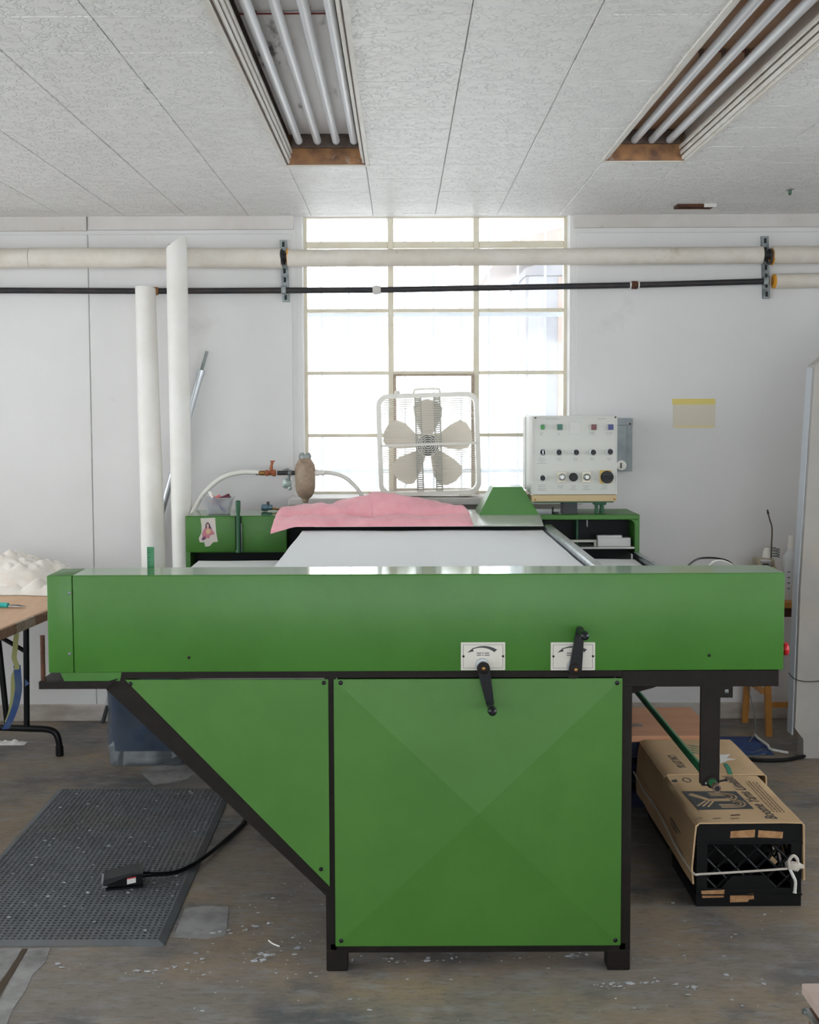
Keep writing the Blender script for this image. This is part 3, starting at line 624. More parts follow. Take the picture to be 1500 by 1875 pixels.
for i, u in enumerate((993.5, 1023.5, 1055, 1086, 1117)):
    x, z = knob(u, 828 - (i > 3), .0115, .016, BLACK, ring=.0145)
    obj('pointer', B().box(x - .0017, x + .0017, CBY - .0225, CBY - .016, z - .009, z + .009, .0005, 1), ALU if i == 0 else CRANK, cbx)
x, z = knob(993.5, 875, .0115, .016, BLACK, ring=.0145); obj('pointer', B().box(x - .0017, x + .0017, CBY - .0225, CBY - .016, z - .009, z + .009, .0005, 1), CRANK, cbx)
for u in (1028, 1073.5):
    x, z = cp(u, 873.5); obj('dial_mount', B().box(x - .019, x + .019, CBY - .012, CBY, z - .024, z + .024, .002, 1), IVORY, cbx)
    obj('dial', B().lathe([(.015, 0), (.015, -.010), (.011, -.014), (.0085, -.014)], (x + .001, CBY - .011, z + .001), 'Y', 22), ZINC, cbx)
    obj('dial_centre', B().lathe([(.0082, 0), (.0082, -.006), (.006, -.008)], (x + .001, CBY - .02, z + .001), 'Y', 18), FANW, cbx)
knob(1050, 873.5, .0185, .014, BLACK, 'meter')
x, z = cp(1109, 873); obj('switch_plate', B().box(x - .026, x + .026, CBY - .005, CBY, z - .029, z + .029, .002, 1), YELLOWP, cbx)
obj('main_switch', B().lathe([(.0275, 0), (.0275, -.014), (.025, -.018)], (x + .005, CBY - .004, z - .001), 'Y', 28), BLACK, cbx)
obj('switch_bar', B().box(x - .018, x + .028, CBY - .032, CBY - .020, z - .006, z + .004, .002, 1), BLACK, cbx)
for u, v in ((980.5, 765), (1127, 764)): x, z = cp(u, v); obj('corner_screw', B().lathe([(.004, .0), (.004, -.002), (.0025, -.003)], (x, CBY - .0015, z), 'Y', 10), POST, cbx)
for u, v in ((980, 915), (1125, 914)): x, z = cp(u, v); obj('corner_screw', B().lathe([(.004, .0), (.004, -.002), (.0025, -.003)], (x, CBY - .0025, z), 'Y', 10), BRASS, cbx)
def caption(u, v, rows):
    x, z = cp(u, v); b = B(); rnd = random.Random(int(u * 3 + v))
    for r_, wd in enumerate(rows):
        xx = x - wd / 2
        while xx < x + wd / 2 - .002:
            w_ = rnd.uniform(.003, .009); b.box(xx, min(xx + w_, x + wd / 2), CBY - .0006, CBY - .0001, z - r_ * .0075 - .0009, z - r_ * .0075 + .0009); xx += w_ + .0022
    obj('caption', b, mat('grey_print', (.20, .22, .23), .7), cbx, smooth=False)
caption(992, 793, (.013, .013)); caption(1023, 793, (.013, .013)); caption(1085, 792, (.022, .022)); caption(1116, 792, (.032, .024))
caption(992, 839, (.02, .034, .02, .04)); 
for u in (1024, 1054, 1085, 1116): caption(u, 839, (.022, .016))
caption(993, 888, (.034, .034, .036, .036)); caption(1027, 890, (.03, .02)); caption(1050, 890, (.022, .016, .034)); caption(1074, 890, (.028, .018, .032)); caption(1107, 889, (.026, .018, .032))
caption(1012, 767, (.06,)); caption(1102, 767, (.034,))
pp = P(1042, 925, CBY + .08)
obj('box_post', B().box(pp.x - .033, pp.x + .033, CBY + .05, CBY + .12, ztop - .004, CBZ0 - .003, .004, 1), POST, cbx)
g = P(1097, 922, CBY + .05); obj('cable_gland', B().cyl((g.x - .011, CBY + .05, ztop - .002), (g.x - .011, CBY + .05, CBZ0 - .004), .008, 12).cyl((g.x + .014, CBY + .06, ztop - .002), (g.x + .014, CBY + .06, CBZ0 - .004), .010, 12).box(g.x - .025, g.x + .03, CBY + .03, CBY + .08, CBZ0 - .018, CBZ0 - .005, .003, 1), GREEND, cbx)
g = P(1014, 929, CBY + .05); obj('toggle_catch', B().box(g.x - .007, g.x + .0, CBY + .05, CBY + .06, ztop - .002, ztop + .030).box(g.x - .007, g.x + .022, CBY + .05, CBY + .06, ztop - .002, ztop + .008), BLACK, ma)

# ================================================================== light fixtures in the ceiling
def fixture(fx, name, label, back, side, tubes_u, tube_v, gap_y, seed):
    x0, x1, y1 = fx; zt = CZ + .118; y0 = FY0 + .004
    r = thing(name, ((x0 + x1) / 2, (y0 + y1) / 2, CZ), label, 'ceiling light', None)
    for a, b_ in ((y0, gap_y - .004), (gap_y + .004, y1 - .03)): obj('reflector_panel', B().box(x0 + .012, x1 - .012, a, b_, zt - .012, zt - .006), back, r)
    obj('channel_back', B().box(x0, x1, y0, y1, zt - .005, zt), FLANGED, r)
    for xa, s in ((x0, 1), (x1, -1)):
        obj('channel_side', B().box(min(xa, xa + s * .004), max(xa, xa + s * .004), y0, y1, CZ - .002, zt - .005), FLANGED if side else FLANGE, r)
        b = B()   # ribbed inner trim
        for k, (dx, dz) in enumerate(((.004, .0), (.010, .018), (.014, .038))): b.box(min(xa + s * dx, xa + s * (dx + .008)), max(xa + s * dx, xa + s * (dx + .008)), y0, y1 - .004, CZ + dz, CZ + dz + .015, .002, 1)
        obj('inner_trim', b, FLANGE, r)
        fr_ = B(); n = 26
        for k in range(n):
            ya = y0 + (y1 - y0) * k / n; yb = y0 + (y1 - y0) * (k + 1) / n; w1 = .013 + .004 * noise.noise(Vector((seed, ya * 4, xa)))
            fr_.box(min(xa, xa - s * w1), max(xa, xa - s * w1), ya, yb, CZ - .006, CZ + .0005)
        obj('flange', fr_, FLANGE, r)
    obj('end_plate', B().box(x0, x1, y1 - .02, y1, CZ - .002, zt - .005), ENDR, r)
    obj('end_flange', B().box(x0 - .015, x1 + .015, y1 - .006, y1 + .012, CZ - .007, CZ - .001, .001, 1), FLANGE, r)
    obj('lamp_holder', B().box(x0 + .02, x1 - .02, y1 - .05, y1 - .022, zt - .062, zt - .013, .003, 1), FLANGED, r)
    for i, u in enumerate(tubes_u):
        x = P(u, tube_v, y1 - .065).x; z = zt - .052
        tb = obj('lamp_tube', B().lathe([(.008, -.006), (.0125, -.002), (.014, .006), (.0145, .02), (.0145, 2.20), (.0132, 2.215), (.008, 2.22)], (x, y0 + .05, z), 'Y', 18), TUBEW, r)
        obj('tube_cap', B().lathe([(.0148, 2.222 - .03), (.0148, 2.222 - .012), (.012, 2.222), (.006, 2.235)], (x, y0 + .05, z), 'Y', 16), mat('tube_cap', (.55, .6, .68), .4), tb)
        obj('tube_clip', B().box(x - .005, x + .005, gap_y - .008, gap_y + .008, z + .012, zt - .012), FLANGED, r)
    obj('joint_strap', B().box(x0 + .014, x1 - .014, gap_y - .003, gap_y + .003, zt - .02, zt - .0165), mat('red_wire', (.25, .03, .03), .6), r)
    return r
fixture(F1, 'fluorescent_fixture', 'recessed fluorescent fixture with white mould-stained reflector and four unlit tubes', TROFW, True, (549, 583, 617, 649), 268, 3.2, 1)
fixture(F2, 'fluorescent_fixture', 'recessed fluorescent fixture with rust-brown reflector and four unlit tubes', TROFR, False, (1133, 1163, 1195, 1228), 262, 3.55, 5)
h0 = Z(1232, 380, CZ); h1 = Z(1303, 377, CZ)
vt = thing('ceiling_slot', ((h0.x + h1.x) / 2, h0.y, CZ), 'short slot bracket with darkened opening on the ceiling above the right pipe bracket', 'bracket')
obj('slot_frame', B().ring([(h0.x, 5.58), (h1.x, 5.58), (h1.x, 5.66), (h0.x, 5.66)], [(h0.x + .012, 5.59), (h1.x - .012, 5.59), (h1.x - .012, 5.65), (h0.x + .012, 5.65)], 'Z', CZ - .012, CZ + .0005), RUST, vt)
obj('slot_shade_plate', B().box(h0.x + .012, h1.x - .012, 5.59, 5.65, CZ - .003, CZ + .0005), DARK, vt)  # dark plate stands in for the shade of the hole
obj('slot_tab', B().box(h1.x - .05, h1.x + .006, 5.572, 5.578, CZ - .016, CZ), FLANGE, vt)
q = Z(1447, 347, CZ); hk = thing('ceiling_clip', (q.x, q.y, CZ), 'tiny metal clip screwed to the ceiling near the right wall', 'clip')
obj('clip_plate', B().box(q.x - .012, q.x + .012, q.y - .02, q.y + .02, CZ - .003, CZ + .0003, .001, 1), ZINC, hk); obj('clip_loop', B().tube(spline([(q.x, q.y - .012, CZ - .003), (q.x, q.y - .01, CZ - .02), (q.x, q.y + .01, CZ - .02), (q.x, q.y + .012, CZ - .003)], 5), .003, 8), GREEND, hk)

# ================================================================== pipes on the back wall
ip = thing('lagged_pipe', (0, 5.80, 2.28), 'thick cream lagged pipe running along the wall and across the window', 'pipe')
def lag(xa, xb, za, zb, r, y, nm='lagging'):
    n = max(4, int(abs(xb - xa) / .06)); pts = [(xa + (xb - xa) * k / n, y, za + (zb - za) * k / n + .002 * noise.noise(Vector((k * .9, r, 2)))) for k in range(n + 1)]
    return obj(nm, B().tube(pts, [r * (1 + .025 * noise.noise(Vector((k * 1.7, 5, r)))) for k in range(n + 1)], 22), LAG, ip)
PY = 5.795; zl = lambda u, v: P(u, v, PY).z
xbl = P(520, 470, PY).x; xbr = P(1404, 468, PY).x
lag(-2.6, P(55, 470, PY).x, zl(0, 473), zl(55, 473), .0475, PY); lag(P(56, 470, PY).x, xbl - .012, zl(55, 472), zl(515, 473), .0485, PY)
lag(xbl + .018, P(882, 470, PY).x, zl(527, 473), zl(880, 471), .0415, PY); lag(P(882, 470, PY).x, xbr - .022, zl(882, 471), zl(1395, 467), .0405, PY)
lag(xbr + .026, 2.6, zl(1413, 467), zl(1500, 466), .0425, PY)
obj('pipe_core', B().cyl((-2.6, PY, zl(0, 473)), (2.6, PY, zl(1500, 466)), .022, 14), IRON, ip)
for xx, u in ((xbl + .015, 527), (xbr + .024, 1413)): obj('foam_end', B().cyl((xx, PY, zl(u, 470)), (xx + .006, PY, zl(u, 470)), .04, 16), FOAM, ip)
dp = thing('iron_pipe', (0, 5.85, 2.13), 'thin black iron pipe below the lagged pipe on the wall', 'pipe')
QY = 5.855
def qp(u, v): return P(u, v, QY)
a0 = qp(-200, 531); a1 = qp(283, 533); a2 = qp(690, 531); a3 = qp(1162, 522); a4 = qp(1408, 515); a5 = qp(1640, 511)
for p, q in ((a0, a1), (a1, a2), (a2, a3), (a3, a4)): obj('pipe_length', B().cyl(p, q, .0145, 16), IRON, dp)
def coupling(p, mt, L_=.018, r=.0195):
    obj('coupling', B().lathe([(r * .85, -L_), (r, -L_ + .004), (r, L_ - .004), (r * .85, L_)], p, 'X', 16), mt, dp)
coupling(a1, BRASS, .02); coupling(a2, TRIMW, .02, .021); coupling(a3, RUST, .016)
for dx in (-.02, .02): obj('tape_ring', B().cyl((a3.x + dx - .003, QY, a3.z), (a3.x + dx + .003, QY, a3.z), .0175, 14), WHITEP, dp)
obj('lagging', B().tube([a4 + Vector((.03, 0, 0)), (a4 + a5) / 2, a5], .036, 20), LAG, dp); obj('foam_end', B().cyl(a4 + Vector((.022, 0, 0)), a4 + Vector((.03, 0, 0)), .0345, 16), FOAM, dp)
def bracket(u0, v0, u1, v1, label):
    p = P(u0, v0, 5.88); q = P(u1, v1, 5.88); r = thing('pipe_bracket', (p.x, 5.885, q.z), label, 'pipe bracket')
    w = .017; y = 5.8885
    obj('channel', B().add([(p.x - w, y, p.z), (p.x + w, y, p.z), (q.x + w, y, q.z), (q.x - w, y, q.z), (p.x - w, y - .02, p.z), (p.x + w, y - .02, p.z), (q.x + w, y - .02, q.z), (q.x - w, y - .02, q.z)], [(0, 1, 2, 3), (0, 4, 5, 1), (1, 5, 6, 2), (2, 6, 7, 3), (3, 7, 4, 0), (4, 7, 6, 5)]), ZINC, r, smooth=False)
    b = B()
    for k in range(7):
        f = (k + .5) / 7; c = p.lerp(q, f); b.box(c.x - .006, c.x + .006, y - .0212, y - .0195, c.z - .012, c.z + .012)
    obj('slot', b, DARK, r, smooth=False)
    z = zl((u0 + u1) / 2, 470); obj('strap', B().tube([(p.x, PY + .046 * math.cos(math.radians(a)), z + .034 * math.sin(math.radians(a))) for a in range(0, 361, 20)], .0055, 8), IRON, r)
    z = P(u0, 531 if u0 < 900 else 515, QY).z; obj('strap', B().box(p.x - .010, p.x + .014, QY - .019, QY + .02, z - .019, z + .019, .003, 1), ZINC, r)
bracket(519, 440, 524, 553, 'slotted steel pipe bracket at the left edge of the window')
bracket(1400, 433, 1403, 547, 'slotted steel pipe bracket between window and concrete column')

# ================================================================== rolls and pole leaning on the wall
def roll(base, top, r0, r1, label, slant, seed):
    base = Vector(base); top = Vector(top); r = thing('wrapped_roll', base, label, 'fabric roll'); n = 30; k_ = 20; vs = []; fs = []
    d = (top - base).normalized(); a = Vector((1, 0, 0)); a = (a - d * a.dot(d)).normalized(); c = d.cross(a)
    for i in range(n + 1):
        f = i / n; p = base.lerp(top, f); rr = r0 + (r1 - r0) * f
        for k in range(k_):
            th = 2 * math.pi * k / k_; w = 1 + .05 * noise.noise(Vector((math.cos(th) * 1.2, math.sin(th) * 1.2 + seed, f * 5)))
            q = p + (a * math.cos(th) + c * math.sin(th)) * rr * w
            if i == n: q += d * slant * (math.cos(th))
            vs.append(q)
    for i in range(n): fs += [(i * k_ + k, i * k_ + (k + 1) % k_, (i + 1) * k_ + (k + 1) % k_, (i + 1) * k_ + k) for k in range(k_)]
    fs += [tuple(range(k_))[::-1]]
    b = B().add(vs, fs); topring = vs[-k_:]; m_ = len(b.v); cen = sum(topring, Vector()) / k_
    b.add([cen + (q - cen) * .8 for q in topring] + [cen + (q - cen) * .8 - d * .05 for q in topring], [])
    for k in range(k_): j = (k + 1) % k_; b.f += [(n * k_ + k, n * k_ + j, m_ + j, m_ + k), (m_ + k, m_ + j, m_ + k_ + j, m_ + k_ + k)]
    obj('paper_wrap', b, ROLLP, r, ang=60)
    obj('core_tube', B().tube([base + d * .02, cen - d * .02 + Vector((0, 0, slant * .4))], [r0 * .78, r1 * .74], 16), mat('core_card', (.10, .06, .04), .9), r)
roll((-1.020, 5.56, 0), (P(323, 445, 5.67).x, 5.67, P(323, 445, 5.67).z), .050, .049, 'tallest white wrapped roll leaning against the lagged pipe', .030, 1)
b0 = P(266, 527, 5.76); roll((-1.142, 5.52, 0), (b0.x, 5.765, b0.z), .062, .048, 'shorter white wrapped roll leaning left of the tallest roll', -.004, 4)
pb = Z(187, 1321, 0); pb = Vector((pb.x + .01, 5.845, 0)); pt_ = P(379, 643, 5.862)
pl = thing('metal_pole', pb, 'thin telescopic aluminium pole leaning on the wall behind the white rolls', 'pole'); dd = (pt_ - pb)
obj('outer_tube', B().cyl(pb + dd * .05, pb + dd * .945, .0165, 14, .0155), ALU, pl); obj('inner_tube', B().cyl(pb + dd * .94, pt_, .0075, 12), ZINC, pl)
obj('tube_collar', B().cyl(pb + dd * .935, pb + dd * .95, .019, 14), ALU, pl); obj('pole_foot', B().cyl(pb + Vector((0, 0, .001)), pb + dd * .06, .010, 12), POST, pl)

# ================================================================== box fan on the sill
FCx, FCz = .1405, 1.3785; FYc = 5.80
fan = thing('box_fan', (FCx, FYc, 1.125), 'square cream box fan standing on the window sill', 'fan')
def fan_m(b): 
    M = Matrix.Translation((FCx, FYc, 1.125)) @ Matrix.Rotation(math.radians(-1.6), 4, 'Y') @ Matrix.Rotation(math.radians(-1.0), 4, 'X') @ Matrix.Translation((-FCx, -FYc, -1.125)); return b.move(M)
h = .2475; zb = 1.131
def fo(n, b, m_, par=fan, **k): return obj(n, fan_m(b), m_, par, **k)
X0, X1, Z0, Z1 = FCx - h, FCx + h, zb, zb + 2 * h; zc = zb + h
fo('frame', B().ring(rrect(X0, X1, Z0, Z1, .058), rrect(X0 + .021, X1 - .021, Z0 + .021, Z1 - .021, .040), 'Y', FYc - .05, FYc + .05), FANW)
for yy, nm in ((FYc - .047, 'front_grille'), (FYc + .045, 'rear_grille')):
    b = B(); k = 0; zz = Z0 + .024
    while zz < Z1 - .018:
        ins = .015 if Z0 + .06 < zz < Z1 - .06 else .03
        b.cyl((X0 + ins, yy, zz), (X1 - ins, yy, zz), .0011, 5); zz += .0105
    fo(nm, b, FANW, kind='stuff')
for sx in (-.052, .040):
    b = B(); b.box(FCx + sx - .011, FCx + sx - .004, FYc - .042, FYc - .026, Z0 + .016, Z1 - .016).box(FCx + sx + .016, FCx + sx + .023, FYc - .042, FYc - .026, Z0 + .016, Z1 - .016)
    zz = Z0 + .02
    while zz < Z1 - .02: b.box(FCx + sx - .005, FCx + sx + .017, FYc - .040, FYc - .028, zz, zz + .0052); zz += .0095
    fo('motor_strut', b, mat('strut_grey', (.40, .39, .34), .5, .2))
fo('cross_bar', B().box(X0 + .014, X1 - .014, FYc - .050, FYc - .044, zc - .006, zc + .005), FANW)
fo('motor', B().lathe([(.02, .04), (.055, .038), (.055, .005), (.045, -.005), (.02, -.008)], (FCx - .004, FYc + .005, zc - .004), 'Y', 24), mat('motor_grey', (.16, .17, .17), .5, .5))
b = B()
for k in range(5): b.ring([(FCx - .004 + (.014 + k * .01) * math.cos(a * math.pi / 10), zc - .004 + (.014 + k * .01) * math.sin(a * math.pi / 10)) for a in range(20)], [(FCx - .004 + (.011 + k * .01) * math.cos(a * math.pi / 10), zc - .004 + (.011 + k * .01) * math.sin(a * math.pi / 10)) for a in range(20)], 'Y', FYc - .045, FYc - .041)
fo('badge_rings', b, FANW)
for ang in (93, 20, -50, -128, 165):
    a = math.radians(ang); ca, sa = math.cos(a), math.sin(a)
    out = [(.045, -.022), (.085, -.050), (.13, -.078), (.175, -.084), (.207, -.062), (.222, -.015), (.215, .032), (.190, .056), (.135, .050), (.08, .034), (.045, .022)]
    pts = []
    for x, t_ in out:
        pts.append((FCx - .004 + ca * x - sa * t_, zc - .004 + sa * x + ca * t_, FYc + .006 + t_ * .28))
    n = len(pts); vs = [(p[0], p[2] - .0015, p[1]) for p in pts] + [(p[0], p[2] + .0015, p[1]) for p in pts]
    cf = (sum(p[0] for p in pts) / n, FYc + .006, sum(p[1] for p in pts) / n); vs += [(cf[0], cf[1] - .0015, cf[2]), (cf[0], cf[1] + .0015, cf[2])]
    fs = [(k, (k + 1) % n, 2 * n) for k in range(n)] + [(n + (k + 1) % n, n + k, 2 * n + 1) for k in range(n)] + [(k, n + k, n + (k + 1) % n, (k + 1) % n) for k in range(n)]
    fo('blade', B().add(vs, fs), BLADE)
fo('handle', B().tube(spline([(FCx - .066, FYc, Z1 - .008), (FCx - .062, FYc, Z1 + .012), (FCx - .046, FYc, Z1 + .020), (FCx + .046, FYc, Z1 + .020), (FCx + .060, FYc, Z1 + .012), (FCx + .064, FYc, Z1 - .008)], 6), .0052, 10), FANW)
fo('speed_knob', B().lathe([(.014, -.004), (.014, .010), (.011, .016)], (FCx - .145, FYc, Z1), 'Z', 16), FANW)
for sx in (-.17, .17): fo('foot', B().box(FCx + sx - .03, FCx + sx + .03, FYc - .07, FYc + .07, 1.1245, Z0 + .004, .002, 1), FANW)

# ================================================================== air filter with hoses
af = thing('air_filter', (P(559, 870, 5.6).x, 5.6, 1.1), 'brown air filter bowl with brass valve and white hoses beside the window', 'air filter')
AY = 5.60; ap = lambda u, v, dy=0: P(u, v, AY + dy)
c = ap(559, 870); s_ = AY / F
zt_ = ap(559, 838).z; zb_ = ap(559, 921).z; H_ = zt_ - zb_
obj('bowl', B().lathe([(.010, 0), (.014, .006), (.016, .018), (.030, .030), (.042, .05), (.0475, .075), (.0485, H_ - .055), (.044, H_ - .032), (.030, H_ - .010), (.027, H_ - .004), (.027, H_)], (c.x, AY, zb_), 'Z', 26), BROWNB, af)
obj('drain_nipple', B().lathe([(.006, -.018), (.007, 0), (.006, .002)], (c.x - .003, AY, zb_), 'Z', 10), WHITEP, af)
obj('cap', B().lathe([(.029, 0), (.029, .012), (.027, .016)], (c.x, AY, zt_ - .001), 'Z', 20), ZINC, af)
for k in range(6): a = k * math.pi / 3; obj('cap_bolt', B().lathe([(.005, 0), (.005, .007), (.003, .009)], (c.x + .02 * math.cos(a), AY + .02 * math.sin(a), zt_ + .014), 'Z', 6), ZINC, af)
zz = ap(520, 866).z
obj('pipe_nipple', B().cyl((ap(508, 866).x, AY, zz), (c.x - .045, AY, zz), .0105, 14), IRON, af)
obj('valve_body', B().lathe([(.010, -.030), (.0145, -.026), (.0145, -.016), (.0115, -.014), (.0115, .004), (.016, .006), (.016, .020), (.012, .022)], (ap(497, 866).x, AY, zz), 'X', 8), COPPER, af)
vx = ap(497, 866).x
obj('valve_stem', B().cyl((vx - .002, AY, zz + .010), (vx + .001, AY, zz + .034), .008, 10), COPPER, af)
obj('valve_lever', B().cyl((vx, AY, zz + .03), (vx + .006, AY, zz + .056), .0055, 8, .007).box(vx - .004, vx + .016, AY - .008, AY + .008, zz + .052, zz + .058), COPPER, af)
obj('hose_tail', B().lathe([(.008, -.03), (.0105, -.028), (.0085, -.02), (.0105, -.018), (.0085, -.01), (.0115, -.008), (.0115, .012)], (ap(480, 866).x, AY, zz), 'X', 12), BRASS, af)
obj('hose', B().tube(spline([ap(474, 865), ap(440, 865), ap(405, 876, .0), ap(375, 902), ap(357, 930, -.01), ap(350, 955, -.10), Vector((-.962, 5.47, .97)), Vector((-.963, 5.46, .86)), Vector((-.963, 5.45, .5))], 8), .0115, 12), HOSE, af)
obj('gauge_tee', B().blob((ap(531, 866).x, AY, zz), .014, 2, .2, 3).cyl((ap(530, 866).x, AY, zz), (ap(529, 880).x, AY, zz - .04), .006, 8), ZINC, af)
obj('drain_cock', B().blob(ap(526, 885), .021, 2, .5, 9, (1, .7, 1.1)).blob(ap(520, 889), .011, 1, .2, 4).blob(ap(531, 894), .012, 1, .2, 6), mat('verdigris_metal', (.42, .50, .48), .5, .3), af)
obj('outlet', B().lathe([(.014, 0), (.014, .02), (.010, .022), (.012, .03), (.012, .044), (.009, .046)], (c.x + .045, AY, zz), 'X', 12), FANW, af)
obj('hose', B().tube(spline([(c.x + .085, AY, zz), ap(606, 866), ap(630, 873), ap(650, 890), ap(664, 910), ap(672, 935), Vector((ap(674, 960).x, AY, .98))], 8), .0095, 12), HOSE, af)
obj('wall_stay', B().box(ap(515, 866).x - .008, ap(515, 866).x + .008, AY, 5.889, zz - .006, zz + .006), ZINC, af)

# ================================================================== things on the rear of the machine
def towel():
    x0, x1 = P(497, 955, 5.1).x, P(866, 950, 5.1).x; NU, NV = 70, 22
    def top(u, v):
        x = x0 + (x1 - x0) * u + (.02 * v if u < .5 else -.015 * v); y = 5.07 + .25 * v
        basez = 1.0545 + (y - 5.076) / .123 * .032 if y < 5.199 else 1.0868
        fold = .020 + .012 * noise.noise(Vector((u * 7, v * 3, 2))) + .007 * noise.noise(Vector((u * 22, v * 7, 5)))
        hump = .058 * math.exp(-((u - .56) / .25) ** 2) * min(1, max(0, (v - .42) / .3)) + .014 * min(1, max(0, (v - .4) / .2))
        crease = -.020 * math.exp(-((v - .40 - .03 * math.sin(u * 9)) / .05) ** 2) + .006 * math.sin(u * 34 + v * 9) * math.exp(-((u - .3) / .12) ** 2)
        e = min(1, u / .03, (1 - u) / .03) ** .5
        zz = basez + (fold + hump + crease) * max(e, .25)
        if v < .09: zz = basez + .001 + (zz - basez) * (v / .09) ** .6
        if u < .12 and v < .35: zz -= .022 * (1 - u / .12) * (1 - v / .35); y -= .004
        return Vector((x, y, zz))
    b = B().grid(top, NU, NV); n = len(b.v); low = []
    for j in range(NV + 1):
        for i in range(NU + 1):
            p = b.v[j * (NU + 1) + i]; bz = 1.0548 + (p.y - 5.076) / .123 * .032 if p.y < 5.199 else 1.0868
            u = i / NU; dz = -.03 * (1 - u / .12) * (1 - (j / NV) / .35) if (u < .12 and j / NV < .35) else 0
            low.append(Vector((p.x, p.y, min(bz + dz, p.z - .003))))
    W_ = NU + 1; b.v += low; b.f += [tuple(q + n for q in f)[::-1] for f in list(b.f)]
    rim = list(range(W_)) + [W_ * j + NU for j in range(1, NV + 1)] + [W_ * NV + i for i in range(NU - 1, -1, -1)] + [W_ * j for j in range(NV - 1, 0, -1)]
    b.f += [(rim[k], rim[(k + 1) % len(rim)], rim[(k + 1) % len(rim)] + n, rim[k] + n) for k in range(len(rim))]
    t = obj('towel', b, PINK, ang=70); tag(t, 'pink towel folded flat on the plate above the white belt', 'towel')
    tg = thing('rag', (x1 - .03, 5.07, 1.05), 'small folded pink cloth corner lying at the right end of the towel', 'cloth') if False else None
towel()
tb = thing('plastic_tub', (P(401, 940, 5.3).x, 5.3, ztop), 'translucent white plastic tub of pens on the green rear housing', 'tub')
tx = ORI[tb.name].x; tz = ztop + .0018
o_ = lambda w, d: [(tx + p[0], 5.3 + p[1]) for p in rrect(-w, w, -d, d, .012, 4)]
b = B(); lv = [(.046, .035, 0), (.062, .048, .068), (.066, .052, .070), (.066, .052, .074), (.060, .046, .074), (.044, .033, .003)]
n = 20
for w, d, z in lv: b.v += [Vector((p[0], p[1], tz + z)) for p in o_(w, d)]
for i in range(5): b.f += [(i * n + k, i * n + (k + 1) % n, (i + 1) * n + (k + 1) % n, (i + 1) * n + k) for k in range(n)]
b.f += [tuple(range(n))[::-1], tuple(range(5 * n, 6 * n))]
obj('tub_wall', b, TUBP, tb)
def pen(a, c, r, m1, label, cat='pen'):
    p = Vector((tx + a[0], 5.3 + a[1], tz + a[2])); q = Vector((tx + c[0], 5.3 + c[1], tz + c[2]))
    t = thing('pen' if cat == 'pen' else 'spool', p, label, cat); d = q - p
    obj('barrel', B().cyl(p, p + d * .8, r, 10), m1, t); obj('cap', B().cyl(p + d * .8, q, r * 1.15, 10, r * .9), MATS['fan_plastic'] if cat == 'pen' else m1, t)
pen((.028, -.006, .008), (-.040, .004, .086), .005, mat('blue_pen', (.02, .03, .4), .4), 'blue pen sticking out of the plastic tub')
pen((.02, .026, .008), (-.048, .026, .098), .006, mat('salmon_pen', (.75, .35, .25), .5), 'salmon pen sticking out of the plastic tub')
pen((-.01, -.012, .055), (.052, -.006, .080), .012, mat('maroon_marker', (.10, .01, .03), .4), 'fat maroon marker lying across the plastic tub', 'marker')
pen((-.03, .02, .05), (.004, .014, .078), .010, mat('pink_eraser', (.8, .2, .2), .6), 'short pink marker lying in the plastic tub', 'marker')
q = P(490, 932, 5.42); nf = thing('hose_fitting', (q.x, 5.42, ztop), 'small blue grey hose fitting lying on the green rear housing', 'fitting')
obj('fitting_body', B().lathe([(.012, -.028), (.016, -.02), (.016, .0), (.012, .004), (.012, .022)], (q.x, 5.42, ztop + .0185), 'X', 14), mat('blue_grey_metal', (.12, .20, .26), .4, .6), nf)
obj('fitting_stem', B().cyl((q.x + .004, 5.42, ztop + .02), (q.x + .002, 5.42, ztop + .045), .007, 10), POST, nf); obj('fitting_tail', B().tube(spline([(q.x + .02, 5.42, ztop + .014), (q.x + .05, 5.42, ztop + .010), (q.x + .085, 5.425, ztop + .0075)], 5), .005, 8), BRASS, nf)

# grey electrical box and note on the wall
e0 = P(1112, 766, 5.80); e1 = P(1158, 863, 5.80)
eb = thing('electrical_box', ((e0.x + e1.x) / 2, 5.85, e1.z), 'grey metal electrical box on the wall behind the control box', 'electrical box')
obj('case', B().box(e0.x, e1.x, 5.805, 5.8885, e1.z, e0.z, .002, 1), PADL, eb); obj('cover', B().box(e0.x + .002, e1.x - .03, 5.797, 5.805, e1.z + .006, e0.z - .036, .002, 1), PADL, eb)
obj('lid_flap', B().box(e0.x, e1.x, 5.795, 5.805, e0.z - .034, e0.z, .002, 1), PADL, eb)
obj('knockout_plug', B().lathe([(.024, 0), (.024, -.005), (.02, -.007)], (P(1138, 852, 5.8).x, 5.797, P(1138, 852, 5.8).z), 'Y', 20), FANW, eb)
obj('plug_slot', B().box(P(1137, 852, 5.8).x - .004, P(1137, 852, 5.8).x + .002, 5.786, 5.791, P(1138, 852, 5.8).z - .013, P(1138, 852, 5.8).z + .013), BLACK, eb)
obj('screw', B().lathe([(.005, 0), (.005, -.003), (.003, -.004)], (P(1154, 776, 5.79).x, 5.7952, P(1154, 776, 5.79).z), 'Y', 10), RUST, eb)
n0 = P(1231, 731, 5.888); n1 = P(1310, 782, 5.888)
nt_ = thing('paper_note', ((n0.x + n1.x) / 2, 5.887, n1.z), 'blank cream paper note taped to the wall with yellow tape', 'note')
